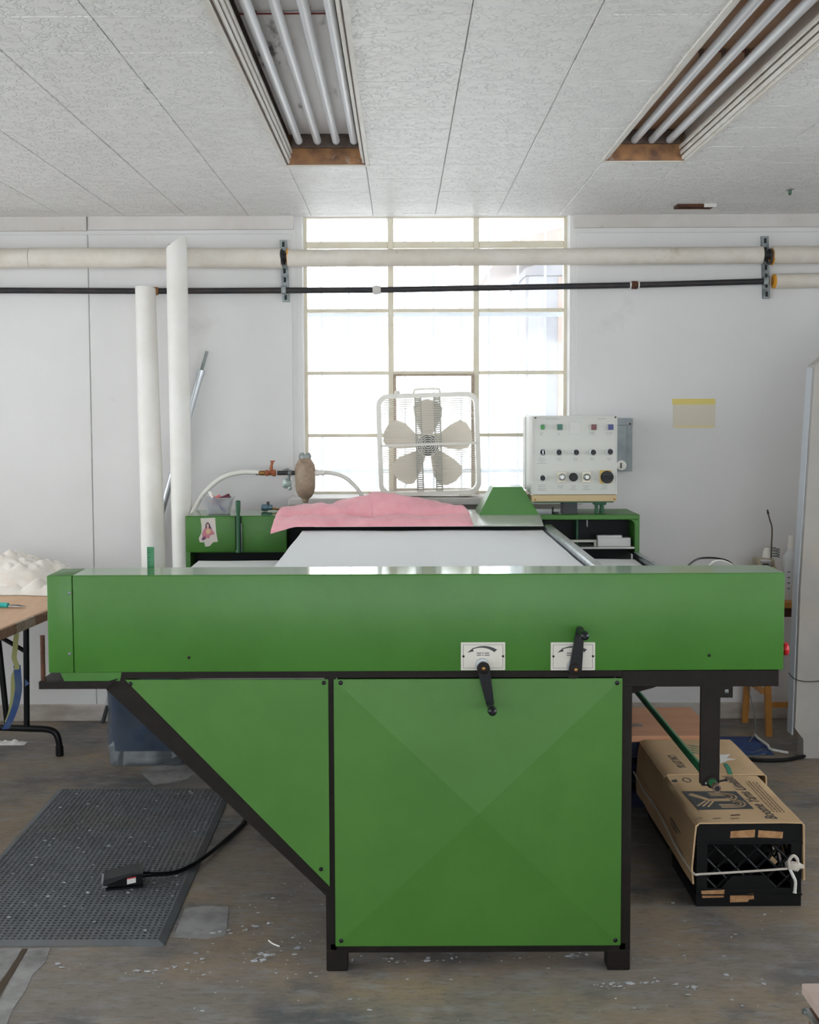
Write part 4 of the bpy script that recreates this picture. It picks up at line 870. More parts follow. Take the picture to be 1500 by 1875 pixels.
obj('sheet', B().box(n0.x + .004, n1.x, 5.8868, 5.8878, n1.z, n0.z - .004), NOTE, nt_); obj('tape_strip', B().box(n0.x, n1.x - .002, 5.8857, 5.8869, n0.z - .026, n0.z + .002), TAPE, nt_); obj('tape_strip', B().box(n0.x + .014, n1.x - .008, 5.8857, 5.8869, n1.z - .003, n1.z + .006), mat('pale_tape', (.80, .70, .34), .6), nt_)

# ================================================================== table at the left with its things
TO = Vector((-1.4135, 5.0, 0)); TR = Matrix.Translation(TO) @ Matrix.Rotation(math.radians(-7.1), 4, 'Z')
tt = thing('folding_table', TO + Vector((-.35, 0, 0)), 'wooden topped folding table with bent black tube legs', 'table')
ht = .74
obj('table_top', B().box(-.76, -.012, -1.15, .66, ht - .04, ht, .003, 1).move(TR), WOODT, tt)
y = -1.15; k = 0
while y < .655:
    L_ = (.17, .11, .14, .09, .16)[k % 5]; yb = min(y + L_, .66)
    obj('edge_block', B().box(-.0118, 0, y + .001, yb - .001, ht - .0395, ht - .0015 + (.001 if k % 2 else 0), .001, 1).move(TR), WOODE[(2, 3, 1, 0, 3)[k % 5]], tt); y = yb; k += 1
for ly in (.27, -.85):
    obj('leg', B().cyl(TR @ Vector((-.315, ly, .115)), TR @ Vector((-.305, ly, ht - .04)), .0135, 12), BLACK, tt)
    obj('leg', B().cyl(TR @ Vector((-.405, ly, .115)), TR @ Vector((-.455, ly, ht - .04)), .0135, 12), BLACK, tt)
    obj('foot_bar', B().tube(spline([TR @ Vector(p) for p in ((-.162, ly - .0, .002), (-.164, ly, .055), (-.178, ly, .10), (-.215, ly, .118), (-.30, ly, .12), (-.42, ly, .12), (-.51, ly, .118), (-.548, ly, .10), (-.56, ly, .055), (-.562, ly, .002))], 5), .0150, 12), BLACK, tt)
    obj('foot_cap', B().cyl(TR @ Vector((-.162, ly, 0)), TR @ Vector((-.163, ly, .045)), .018, 12), BLACK, tt)
    obj('leg_brace', B().cyl(TR @ Vector((-.312, ly, .47)), TR @ Vector((-.432, ly, .535)), .010, 10), BLACK, tt)
wr = thing('plastic_wrap', TR @ Vector((-.36, .40, ht)), 'heap of crumpled cloudy plastic wrap on the wooden table', 'plastic wrap')
def heap(u, v):
    a = 2 * math.pi * u; r = v; x = r * math.cos(a) * .335; y = r * math.sin(a) * .22
    hgt = (1 - r ** 2.2) * .135 * (1 + .55 * noise.noise(Vector((x * 9, y * 9, 1)))) + (.040 * abs(noise.noise(Vector((x * 15, y * 19, 7)))) + .010 * abs(noise.noise(Vector((x * 34, y * 40, 3))))) * (1 - r) ** .6
    return TR @ Vector((-.37 + x * (1 + .15 * noise.noise(Vector((x * 5, y * 5, 3)))), .40 + y, ht + .002 + max(hgt, 0)))
obj('film_heap', B().grid(heap, 110, 40), WRAP, wr, ang=25)
def heap2(u, v):
    x = -.33 + .66 * u; y = -.08 + .16 * v; return TR @ Vector((-.37 + x, .24 + y * (1 + .4 * noise.noise(Vector((x * 6, 1, 1)))), ht + .002 + .06 * max(0, math.sin(math.pi * v)) * (.6 + .7 * abs(noise.noise(Vector((x * 11, y * 9, 4))))) * min(1, 6 * u, 6 * (1 - u))))
obj('film_fold', B().grid(heap2, 50, 14), WRAP, wr, ang=25)
sp = Z(9, 1108, ht + .012); sn = thing('thread_snips', (sp.x, sp.y, ht), 'thread snips with teal handle on the wooden table', 'snips')
obj('snip_handle', B().tube(spline([sp + Vector((-.09, .01, -.002)), sp + Vector((-.05, .004, 0)), sp, sp + Vector((.014, -.004, -.001))], 6), .0105, 12), TEAL, sn)
for s in (-1, 1): obj('snip_blade', B().tube([sp + Vector((.012, .004 * s, -.004)), sp + Vector((.05, .012 * s, -.005)), sp + Vector((.085, .004 * s - .006, -.006))], [.004, .005, .0015], 8), CHROME if s < 0 else POST, sn)
def ribbon(name, pts, w, mt, label, wdir=(1, .3, 0)):
    pts = spline(pts, 6); b = B(); wd = Vector(wdir).normalized() * w / 2; nn = Vector((wd.y, -wd.x, 0)).normalized() * .0012
    for p in pts: b.v += [p - wd - nn, p + wd - nn, p + wd + nn, p - wd + nn]
    for i in range(len(pts) - 1): b.f += [(i * 4 + k, i * 4 + (k + 1) % 4, (i + 1) * 4 + (k + 1) % 4, (i + 1) * 4 + k) for k in range(4)]
    b.f += [(3, 2, 1, 0), tuple(range(len(pts) * 4 - 4, len(pts) * 4))]
    o = obj(name, b, mt); tag(o, label, 'strap'); return o
RY = 5.235
ribbon('strap', [P(30, 1160, RY), P(28, 1185, RY), P(26, 1205, RY), P(31, 1222, RY), P(25, 1240, RY), P(24, 1275, RY), P(19, 1305, RY), P(13, 1322, RY)], .022, RIBY, 'yellow green strap hanging from the table leg frame')
ribbon('strap', [P(31, 1218, RY + .006), P(33, 1240, RY - .006), P(34, 1262, RY - .006), P(29, 1290, RY - .004), P(20, 1315, RY - .006), P(10, 1335, RY - .012)], .030, RIBB, 'blue strap knotted around the table leg frame')
kn = obj('strap_end', B().add([P(46, 1243, 5.25), P(54, 1252, 5.25), P(46, 1257, 5.25), P(46, 1243, 5.256), P(54, 1252, 5.256), P(46, 1257, 5.256)], [(0, 1, 2), (5, 4, 3), (0, 3, 4, 1), (1, 4, 5, 2), (2, 5, 3, 0)]), RIBB); tag(kn, 'pointed blue cloth end sticking out past the table leg', 'strap')
sc_ = Z(18, 1362, .0); b = B().grid(lambda u, v: (sc_.x - .09 + .165 * u, sc_.y - .03 + .06 * v, .0015 + .014 * max(0, math.sin(math.pi * v)) * (.4 + abs(noise.noise(Vector((u * 5, v * 4, 2))) * 2)) * min(1, 5 * u, 5 * (1 - u))), 24, 8)
o = obj('paper_scrap', b, WHITEP); tag(o, 'crumpled white scrap on the floor under the wooden table', 'scrap')

# ================================================================== bags under the machine
bz = Z(205, 1403, 0); bx0, bx1, by0, by1 = bz.x - .012, -.955, bz.y, bz.y + .26
bag = thing('plastic_bag', ((bx0 + bx1) / 2, (by0 + by1) / 2, 0), 'clear plastic bag packed with dark blue cloth behind the green machine', 'bag')
def bagw(dr, z0, z1, seed, amp):
    loop = rrect(bx0 + dr, bx1 - dr, by0 + dr, by1 - dr, .035, 5); n = len(loop); b = B(); m_ = 22
    for j in range(m_ + 1):
        f = j / m_
        for x, y in loop:
            w = amp * noise.noise(Vector((x * 14, y * 14, f * 3 + seed))) + amp * .7 * noise.noise(Vector((x * 38, y * 38, f * 4 + seed)))
            b.v.append(Vector((x + w - .05 * f * (1 if x < (bx0 + bx1) / 2 else -.3) * 0 - .02 * f, y + w, z0 + (z1 - z0) * f)))
    for j in range(m_): b.f += [(j * n + k, j * n + (k + 1) % n, (j + 1) * n + (k + 1) % n, (j + 1) * n + k) for k in range(n)]
    b.f += [tuple(range(n))[::-1], tuple(range(m_ * n, (m_ + 1) * n))]; return b
obj('film', bagw(0, .001, .50, 1, .010), PLASTIC, bag, ang=30); obj('blue_cloth', bagw(.012, .062, .46, 1, .010), BLUEF, bag, ang=50)
q = Z(346, 1400, 0); cs = thing('caster_wheel', (q.x, q.y, 0), 'small metal caster lying on the floor beside the plastic bag', 'caster')
obj('wheel', B().cyl((q.x - .012, q.y, .030), (q.x + .014, q.y + .012, .030), .029, 16), BLACK, cs); obj('fork', B().box(q.x - .042, q.x - .034, q.y - .03, q.y + .03, .02, .085, .002, 1, Matrix.Translation(q) @ Matrix.Rotation(math.radians(28), 4, 'Y') @ Matrix.Translation(-q)), ZINC, cs); obj('axle_nut', B().blob((q.x + .03, q.y - .01, .014), .013, 1, .2), ZINC, cs)
q = Z(372, 1418, 0); o = obj('cloth_bundle', B().blob((q.x + .05, q.y + .1, .055), .09, 3, .35, 8, (1, 1, .6)), BLUEF, ang=60); tag(o, 'dark blue cloth bundle on the floor under the green machine', 'bundle')

# ================================================================== rubber mat and foot pedal
MX0, MX1, MY0, MY1, MT = -1.408, -.694, 3.379, 4.803, .011
mt_ = thing('rubber_mat', ((MX0 + MX1) / 2, (MY0 + MY1) / 2, 0), 'dark grey perforated rubber mat on the concrete floor', 'mat')
bw = .022; nx, ny = 37, 78; b = B(); dx = (MX1 - MX0 - 2 * bw) / nx; dy = (MY1 - MY0 - 2 * bw) / ny
tpl_o = [(0, 0), (.5, 0), (1, 0), (1, .5), (1, 1), (.5, 1), (0, 1), (0, .5)]; tpl_i = [(.5 + .34 * math.cos(math.radians(225 + 45 * k)), .5 + .34 * math.sin(math.radians(225 + 45 * k))) for k in range(8)]
for i in range(nx):
    for j in range(ny):
        x = MX0 + bw + i * dx; y = MY0 + bw + j * dy; k0 = len(b.v)
        b.v += [Vector((x + p[0] * dx, y + p[1] * dy, MT)) for p in tpl_o] + [Vector((x + p[0] * dx, y + p[1] * dy, MT - .0005)) for p in tpl_i] + [Vector((x + p[0] * dx, y + p[1] * dy, .0018)) for p in tpl_i]
        for k in range(8): l = (k + 1) % 8; b.f += [(k0 + k, k0 + l, k0 + 8 + l, k0 + 8 + k), (k0 + 8 + k, k0 + 8 + l, k0 + 16 + l, k0 + 16 + k)]
me_o = obj('perforated_sheet', b, RUBBER, mt_, smooth=False, kind='stuff')
sl = .016
def edge(poly, name='mat_edge'):
    b = B(); n = len(poly); b.add([(x, y, z) for x, y, z in poly] + [(x, y, 0.0005) for x, y, z in poly], [tuple(range(n)), tuple(range(2 * n - 1, n - 1, -1))] + [(k, n + k, n + (k + 1) % n, (k + 1) % n) for k in range(n)]); obj(name, b, RUBBER, mt_, smooth=False)
edge([(MX0, MY0, .003), (MX1, MY0, .003), (MX1 - bw, MY0 + bw, MT), (MX0 + bw, MY0 + bw, MT)]); edge([(MX0 + bw, MY1 - bw, MT), (MX1 - bw, MY1 - bw, MT), (MX1, MY1, .003), (MX0, MY1, .003)])
edge([(MX1 - bw, MY0 + bw, MT), (MX1, MY0, .003), (MX1, MY1, .003), (MX1 - bw, MY1 - bw, MT)]); edge([(MX0, MY0, .003), (MX0 + bw, MY0 + bw, MT), (MX0 + bw, MY1 - bw, MT), (MX0, MY1, .003)])

fp0 = Z(225, 1622, MT); PM = Matrix.Translation((fp0.x, fp0.y + .01, MT)) @ Matrix.Rotation(math.radians(12), 4, 'Z')
fp = thing('foot_pedal', (fp0.x, fp0.y, MT), 'black foot pedal switch with long cable on the rubber mat', 'foot pedal')
def pw(pts, y0, y1, mt, nm, **k): return obj(nm, B().prism(pts, 'Y', y0, y1).move(PM), mt, fp, **k)
pw([(-.055, .0005), (.062, .0005), (.062, .008), (-.055, .006)], -.042, .042, BLACK, 'pedal_base')
pw([(-.05, .010), (.058, .010), (.060, .040), (.02, .040), (-.045, .016)], -.036, .036, BLACK, 'pedal_body')
pw([(-.064, .024), (-.058, .018), (.03, .044), (.063, .044), (.063, .050), (.028, .052), (-.060, .036)], -.040, .040, mat('pedal_grey', (.022, .025, .028), .45), 'treadle')
pw([(-.068, .008), (-.050, .010), (-.050, .014), (-.066, .013)], -.036, .036, ALU, 'toe_plate')
pw([(-.070, .020), (-.060, .022), (-.058, .030), (-.068, .028)], -.036, .036, ALU, 'toe_lip')
pw([(.012, .014), (.040, .018), (.040, .038), (.012, .035)], -.0368, -.036, WHITEP, 'warning_label'); pw([(.012, .031), (.040, .034), (.040, .038), (.012, .035)], -.0373, -.0367, RED, 'label_stripe')
pw([(.035, .0495), (.055, .0495), (.055, .0505), (.035, .0508)], -.01, .034, mat('tan_sticker', (.30, .22, .15), .7), 'sticker')
cst = PM @ Vector((.060, 0, .028))
obj('cord_boot', B().cyl(cst, PM @ Vector((.085, .004, .026)), .011, 12, .0085), BLACK, fp)
obj('cord', B().tube(spline([PM @ Vector((.08, .003, .026)), Z(318, 1598, .022), Z(352, 1584, .018), Z(383, 1563, .0125), Z(414, 1537, .008), Z(440, 1514, .008), Z(462, 1492, .008), Vector((-.40, 4.75, .008)), Vector((-.16, 4.9, .06)), Vector((-.16, 4.92, .21))], 8), .0075, 12), BLACK, fp)

# ================================================================== crates and cardboard at the right
def crate(x0, y0, w, d, h, z0, mt, label, front_labels=False):
    r = thing('milk_crate', (x0 + w / 2, y0 + d / 2, z0), label, 'crate'); t_ = .012; x1 = x0 + w; y1 = y0 + d
    O = [(x0, y0), (x1, y0), (x1, y1), (x0, y1)]; I = [(x0 + t_, y0 + t_), (x1 - t_, y0 + t_), (x1 - t_, y1 - t_), (x0 + t_, y1 - t_)]
    obj('rim', B().ring(O, I, 'Z', z0 + h * .76, z0 + h), mt, r); obj('base_band', B().ring(O, I, 'Z', z0, z0 + h * .22), mt, r)
    obj('floor_grid', B().box(x0 + .005, x1 - .005, y0 + .005, y1 - .005, z0 + .004, z0 + .012), mt, r)
    obj('rib', B().ring([(x0 - .003, y0 - .003), (x1 + .003, y0 - .003), (x1 + .003, y1 + .003), (x0 - .003, y1 + .003)], O, 'Z', z0 + h * .755, z0 + h * .775), mt, r); obj('rib', B().ring([(x0 - .003, y0 - .003), (x1 + .003, y0 - .003), (x1 + .003, y1 + .003), (x0 - .003, y1 + .003)], O, 'Z', z0 + h * .135, z0 + h * .15), mt, r)
    for cx_, cy_ in ((x0, y0), (x1 - .034, y0), (x0, y1 - .034), (x1 - .034, y1 - .034)): obj('corner_post', B().box(cx_ + .0003, cx_ + .0337, cy_ + .0003, cy_ + .0337, z0 + h * .22, z0 + h * .76), mt, r)
    za, zb2 = z0 + h * .21, z0 + h * .77
    def lattice(p, q):       # diagonal bars of one side, p -> q along the side
        b = B(); L_ = (q - p).length; dr = (q - p).normalized(); H2 = zb2 - za; st = L_ / 5.2
        for k in range(-4, 8):
            for s in (1, -1):
                a0_, a1_ = k * st, k * st + H2 * s; lo_, hi_ = 0., 1.
                for lim, sg in ((.03, 1), (L_ - .03, -1)):
                    fa = (a0_ - lim) * sg; fb = (a1_ - lim) * sg
                    if fa < 0 and fb < 0: lo_ = 2
                    elif fa < 0: lo_ = max(lo_, fa / (fa - fb))
                    elif fb < 0: hi_ = min(hi_, fa / (fa - fb))
                if hi_ - lo_ < .05: continue
                A = p + dr * (a0_ + (a1_ - a0_) * lo_) + Vector((0, 0, za + H2 * lo_)); C_ = p + dr * (a0_ + (a1_ - a0_) * hi_) + Vector((0, 0, za + H2 * hi_))
                b.tube([A, C_], .0042, 4)
        obj('lattice', b, mt, r, smooth=False)
    k = .007
    lattice(Vector((x0, y0 + k, 0)), Vector((x1, y0 + k, 0))); lattice(Vector((x0, y1 - k, 0)), Vector((x1, y1 - k, 0))); lattice(Vector((x0 + k, y0, 0)), Vector((x0 + k, y1, 0))); lattice(Vector((x1 - k, y0, 0)), Vector((x1 - k, y1, 0)))
    if front_labels:
        for pts in (((1338, 1522), (1383, 1519), (1382, 1533), (1337, 1534)), ((1389, 1520), (1434, 1523), (1433, 1535), (1388, 1533)), ((1284, 1631), (1327, 1629), (1325, 1643), (1286, 1644)), ((1337, 1639), (1380, 1636), (1381, 1646), (1371, 1647), (1370, 1651), (1337, 1652))):
            obj('paper_label', B().prism([(P(u, v, y0).x, P(u, v, y0).z) for u, v in pts], 'Y', y0 - .0012, y0 + .0002), LABELP, r, smooth=False)
        obj('handle_plate', B().prism([(P(u, v, y0).x, P(u, v, y0).z) for u, v in ((1340, 1604), (1398, 1603), (1422, 1628), (1318, 1630))], 'Y', y0 + .001, y0 + .008), mt, r)
        obj('inner_shade_sheet', B().box(x0 + .02, x1 - .02, y1 - .03, y1 - .024, z0 + .02, z0 + h - .02), mat('crate_inner_shade', (.012, .012, .012), .8), r)  # dark sheet stands in for the shade inside the crate
        obj('card_scrap', B().prism([(P(u, v, y0 + .03).x, P(u, v, y0 + .03).z) for u, v in ((1408, 1575), (1414, 1567), (1424, 1577), (1416, 1586))], 'Y', y0 + .028, y0 + .032), CARD, r)
crate(.9155, 3.641, .327, .33, .263, .0, CRATE, 'black milk crate under the printed cardboard with tan labels on its front', True)
crate(.935, 4.13, .322, .33, .263, .0, CRATE, 'black milk crate holding up the green-striped cardboard cover')
crate(.70, 4.565, .26, .36, .262, .0, CRATEB, 'navy blue crate carrying the orange board, beside the machine'); crate(.965, 4.565, .26, .36, .262, .0, CRATEB, 'navy blue crate carrying the orange board, behind the cardboard')
ob = thing('orange_board', (.98, 4.78, .262), 'flat orange brown board lying on the navy crates', 'board')
obj('board_sheet', B().box(.70, 1.222, 4.545, 4.99, .2625, .287, .003, 1), CARDO, ob)
obj('film_glint', B().grid(lambda u, v: (.80 + .16 * u, 4.66 + .05 * v + .02 * u, .2875 + .001 * math.sin(9 * u)), 8, 3), PLASTIC, ob)
def sleeve(x0, x1, y0, y1, zt, label, seed, zl_):
    r = thing('cardboard_cover', ((x0 + x1) / 2, (y0 + y1) / 2, 0.05), label, 'cardboard'); th = .005
    def shell(nm, fn, nu, nv):
        b = B().grid(fn, nu, nv); n = len(b.v); return b
    prof = []   # across: left flap bottom, left top corner, right top corner, right flap bottom
    path = [(x0 - .012, zl_), (x0 - .016, zl_ + .05), (x0 - .010, zt - .05), (x0 - .002, zt - .012), (x0 + .010, zt - .001), (x0 + .06, zt), (x1 - .06, zt), (x1 - .006, zt - .001), (x1 + .003, zt - .010), (x1 + .006, zt - .06), (x1 + .007, zl_ + .01)]
    m_ = 8; b = B(); n = len(path)
    for off in (0, 1):
        for j in range(m_ + 1):
            f = j / m_; y = y0 + (y1 - y0) * f
            for i, (x, z) in enumerate(path):
                w = .004 * noise.noise(Vector((i * .8, y * 6, seed))); s_ = 1 if x > (x0 + x1) / 2 else -1
                side = i < 4 or i > n - 4
                X = x + (w if side else 0) - (s_ * th * off if side else 0); Zz = z + (0 if side else w * .25 - .0005) - (th * off if not side else (th * .8 * off if 2 < i < n - 3 else 0))
                yy = y + (.003 * noise.noise(Vector((i * 1.3, seed, 9))) if j in (0, m_) else 0)
                b.v.append(Vector((X, yy, Zz)))
    K = (m_ + 1) * n
    for j in range(m_):
        for i in range(n - 1): q = j * n + i; b.f += [(q, q + 1, q + n + 1, q + n), (K + q + n, K + q + n + 1, K + q + 1, K + q)]
    for i in range(n - 1): b.f += [(i + 1, i, K + i, K + i + 1), (m_ * n + i, m_ * n + i + 1, K + m_ * n + i + 1, K + m_ * n + i)]
    for j in range(m_): b.f += [(j * n, (j + 1) * n, K + (j + 1) * n, K + j * n), ((j + 1) * n - 1, K + (j + 1) * n - 1, K + (j + 2) * n - 1, (j + 2) * n - 1)]
    obj('card_shell', b, CARD, r, ang=40); return r
s1 = sleeve(.912, 1.244, 3.632, 4.100, .2715, 'cardboard cover printed with dark square yarn logo over the black crate', 1, .075)
s2 = sleeve(.918, 1.270, 4.106, 4.540, .2755, 'cardboard cover with green stripe and torn patch behind the logo cardboard', 6, .065)
ZP = .2718
def zp(u, v): p = Z(u, v, ZP); return (p.x, p.y)
def flat(nm, pts, mt, par, z=None, th=.0004):
    z = ZP if z is None else z
    return obj(nm, B().prism([zp(*q) for q in pts], 'Z', z, z + th), mt, par, smooth=False)
# logo: dark square with a striped monogram
L00 = zp(1249, 1449); L10 = zp(1348, 1449); L01 = zp(1279, 1483); L11 = zp(1381, 1481)
flat('logo_square', [(1249, 1449), (1348, 1449), (1381, 1481), (1279, 1483)], INK, s1)
def lg(a, c):    # logo square coordinates, a: left->right, c: far->near
    return Vector((L00[0] * (1 - a) * (1 - c) + L10[0] * a * (1 - c) + L01[0] * (1 - a) * c + L11[0] * a * c, L00[1] * (1 - a) * (1 - c) + L10[1] * a * (1 - c) + L01[1] * (1 - a) * c + L11[1] * a * c, 0))
def stroke(nm, paths, w):
    b = B()
    for pts in paths:
        ps = [lg(*p) for p in pts]
        for i in range(len(ps) - 1):
            d = (ps[i + 1] - ps[i]); n_v = Vector((-d.y, d.x, 0)).normalized() * w / 2; e_ = d.normalized() * w * .25
            b.prism([tuple((ps[i] - n_v - e_)[:2]), tuple((ps[i] + n_v - e_)[:2]), tuple((ps[i + 1] + n_v + e_)[:2]), tuple((ps[i + 1] - n_v + e_)[:2])], 'Z', ZP + .0005, ZP + .0009)
    obj(nm, b, CARD, s1, smooth=False)
def arc(cx_, cz_, rx, rz, a0_, a1_, n=10): return [(cx_ + rx * math.cos(math.radians(a0_ + (a1_ - a0_) * k / n)), cz_ + rz * math.sin(math.radians(a0_ + (a1_ - a0_) * k / n))) for k in range(n + 1)]
paths = []
for o_k in (0, .075, .15):
    paths.append([(.46, .10 + o_k)] + arc(.70, .305, .20 - o_k, .205 - o_k, -90, 75))      # far lobe
    paths.append([(.46, .90 - o_k)] + arc(.72, .69, .215 - o_k, .21 - o_k, 90, -70))        # near lobe
for k in (-1, 0, 1): paths.append([(.36, .5 + k * .05), (.72, .49 + k * .05)])
for k in (-1, 0, 1): paths.append([(.06 + .035 * (k + 1), .17 + .0 * k - .04 * k), (.36, .5 - .05 * k)])
for k in (0, 1, 2): paths.append([(.05 + .085 * k, .80 + .03 * k), (.27 + .075 * k, .54 + .0 * k)])
stroke('logo_monogram', paths, .0058)
tdir = lambda p, q: (Vector((*zp(*q), 0)) - Vector((*zp(*p), 0))).normalized()
def flat_text(nm, s, size, start, end, mt, par, z, shear=.0, sx=1.):
    d = tdir(start, end); n_v = Vector((-d.y, d.x, 0)); o_p = Vector((*zp(*start), z)); M = Matrix(((d.x, n_v.x, 0, o_p.x), (d.y, n_v.y, 0, o_p.y), (0, 0, 1, z), (0, 0, 0, 1)))
    return text(nm, s, size, M, mt, par, shear, .0002, sx)
flat_text('brand_text', 'Boome Yarns Limited', .0525, (1426, 1500), (1340, 1421), INK, s1, ZP + .0004, .22, .93)
b = B(); rnd = random.Random(3)
for r_ in range(4):
    x_ = 1.178 + r_ * .011; y_ = 3.72
    while y_ < 4.02: w_ = rnd.uniform(.006, .022); b.box(x_, x_ + .0028, y_, y_ + w_, ZP, ZP + .0004); y_ += w_ + .006
obj('small_print', b, mat('faint_ink', (.20, .14, .09), .8), s1, smooth=False)
o_c = zp(1258, 1428); obj('recycle_mark', B().ring([(o_c[0] + .014 * math.cos(a * .5236), o_c[1] + .026 * math.sin(a * .5236)) for a in range(12)], [(o_c[0] + .0115 * math.cos(a * .5236), o_c[1] + .022 * math.sin(a * .5236)) for a in range(12)], 'Z', ZP, ZP + .0004), INK, s1)
flat('stamp_mark', [(1229, 1429), (1238, 1427), (1242, 1431), (1233, 1432)], INK, s1)
flat('tape_remnant', [(1338, 1492), (1356, 1491), (1355, 1493), (1340, 1494)], mat('dark_brown_stain', (.08, .03, .015), .8), s1)
for k in range(3): flat('print_dash', [(1270 + k * 34, 1498), (1284 + k * 34, 1497), (1287 + k * 34, 1499), (1273 + k * 34, 1500)], mat('faded_print', (.26, .19, .12), .8), s1)
ZP = .2762
flat_text('lot_text', '192 LOT INCY', .040, (1258, 1406), (1229, 1376), INK, s2, ZP + .0002, .1, .62)
flat('green_stripe', [(1325, 1398), (1331, 1397), (1338, 1406), (1342, 1418), (1334, 1418), (1330, 1407)], INKG, s2)
for k in range(4): flat('leaf_line', [(1258, 1364 + k * 4), (1270, 1365 + k * 4), (1282, 1368 + k * 4), (1270, 1366.2 + k * 4)], INKG, s2)
flat('white_torn_patch', [(1318, 1382), (1338, 1381), (1330, 1388), (1348, 1390), (1334, 1392), (1319, 1398)], WHITEP, s2)
# text on the left flap of the near cover
fx_ = .9015; b = B(); rnd = random.Random(5)
for r_, z_ in enumerate((.175, .160)):
    y_ = 3.78
    while y_ < 3.93: w_ = rnd.uniform(.008, .016); b.box(fx_ - .0035, fx_ - .0015, y_, y_ + w_, z_, z_ + .009); y_ += w_ + .004
obj('flap_print', b, MATS['faint_ink'], s1, smooth=False)
# string tied around
stg = thing('string', (1.07, 3.62, .1), 'white string with a knot tied around the cardboard and black crate', 'string')
yf = 3.629
zz1 = P(1278, 1600, yf).z; zz2 = P(1442, 1590, yf).z; kx = P(1448, 1588, yf).x
obj('string_run', B().tube(spline([(.890, 4.52, .155), (.886, 4.32, .150), (.890, 4.12, .150), (.886, 3.95, .148), (.886, 3.80, .134), (.893, 3.68, .122), (.905, yf, zz1), (.93, yf - .002, zz1), (1.08, yf - .002, (zz1 + zz2) / 2), (kx - .01, yf - .002, zz2)], 5), .0036, 8), STRING, stg)
obj('knot', B().blob((kx + .012, yf - .004, zz2 + .008), .017, 2, .4, 2, (1.2, .5, 1)).tube(spline([(kx - .004, yf - .004, zz2), (kx - .008, yf - .006, zz2 + .025), (kx + .006, yf - .006, zz2 + .042), (kx + .020, yf - .005, zz2 + .026), (kx + .010, yf - .004, zz2)], 6), .0052, 8).blob((kx + .03, yf - .004, zz2 + .008), .010, 1, .3, 5, (1.2, .5, 1)), STRING, stg)
obj('string_tail', B().tube(spline([(kx - .004, yf - .004, zz2), (kx + .006, yf - .007, zz2 - .022), (kx + .013, yf - .007, zz2 - .04), (kx + .012, yf - .006, zz2 - .075)], 6), [.005] * 18 + [.0065], 8), WHITEP, stg)

# ================================================================== column, stool and clutter at the right
co = thing('concrete_column', (1.95, 5.33, 0), 'tapered concrete column with chamfered foot at the right of the room', 'column')
ct = P(1488, 668, 5.2)
obj('column_shaft', B().prism([(1.736, .135), (1.748, .118), (2.30, .118), (2.30, 2.10), (2.05, 1.96), (ct.x + .012, ct.z), (1.750, .75)], 'Y', 5.2, 5.285), CONC, co, ang=20)
obj('column_foot', B().prism([(1.748, .118), (1.775, .085), (1.775, 0), (2.30, 0), (2.30, .118)], 'Y', 5.204, 5.283), CONC, co, ang=20)
obj('lit_side_strip', B().prism([(1.728, .10), (1.734, .10), (1.748, .75), (ct.x + .010, ct.z - .01), (ct.x + .004, ct.z - .01), (1.742, .75)], 'Y', 5.22, 5.285), mat('lit_side_grey', (.56, .59, .63), .5), co)  # pale strip paints the column's side face as lit
obj('column_wire', B().tube(spline([(1.70, 5.19, P(1437, 1232, 5.19).z), P(1455, 1243, 5.192), P(1475, 1248, 5.192), P(1500, 1247, 5.192), P(1540, 1240, 5.192)], 6), .0022, 6), POST, co)
SX0, SX1, SY0, SY1 = 1.655, 1.99, 5.52, 5.83
sl_ = thing('wooden_stool', ((SX0 + SX1) / 2, (SY0 + SY1) / 2, 0), 'orange wooden stool standing behind the concrete column', 'stool')
obj('seat', B().box(SX0, SX1, SY0, SY1, .615, .645, .004, 1), STOOLW, sl_)
obj('seat_apron', B().box(SX0 + .03, SX1 - .03, SY0 + .03, SY1 - .03, .57, .615), mat('dark_wood', (.08, .03, .015), .6), sl_)
for (tx0, ty0), (bx_, by_) in (((1.715, 5.57), (1.733, 5.565)), ((1.93, 5.57), (1.96, 5.56)), ((1.71, 5.79), (1.69, 5.81)), ((1.94, 5.79), (1.96, 5.81))):
    b = B().box(-.014, .014, -.012, .012, 0, 1); b.v = [Vector((bx_ + (tx0 - bx_) * p.z + p.x, by_ + (ty0 - by_) * p.z + p.y, .57 * p.z)) for p in b.v]; obj('leg', b, STOOLW, sl_)
obj('stretcher', B().box(1.728, 1.955, 5.566, 5.580, .135, .160), STOOLW, sl_); obj('stretcher', B().box(1.695, 1.713, 5.57, 5.80, .20, .225), STOOLW, sl_)
wd_ = thing('bobbin_winder', (1.755, 5.66, .645), 'beige bobbin winder with upright wire arm on the wooden stool', 'winder')
obj('winder_body', B().box(1.665, 1.775, 5.61, 5.72, .645, .80, .008, 2), mat('beige_machine', (.45, .38, .27), .5), wd_); obj('winder_top', B().box(1.685, 1.77, 5.62, 5.71, .80, .835, .01, 2), mat('beige_machine', (.45, .38, .27), .5), wd_)
q = P(1399, 1031, 5.62); obj('chrome_wheel', B().cyl((q.x - .02, 5.62, q.z - .004), (q.x + .03, 5.62, q.z - .004), .022, 20), CHROME, wd_); obj('wheel_hub', B().cyl((q.x - .01, 5.602, q.z - .012), (q.x + .015, 5.6, q.z - .012), .013, 14), BLACK, wd_)
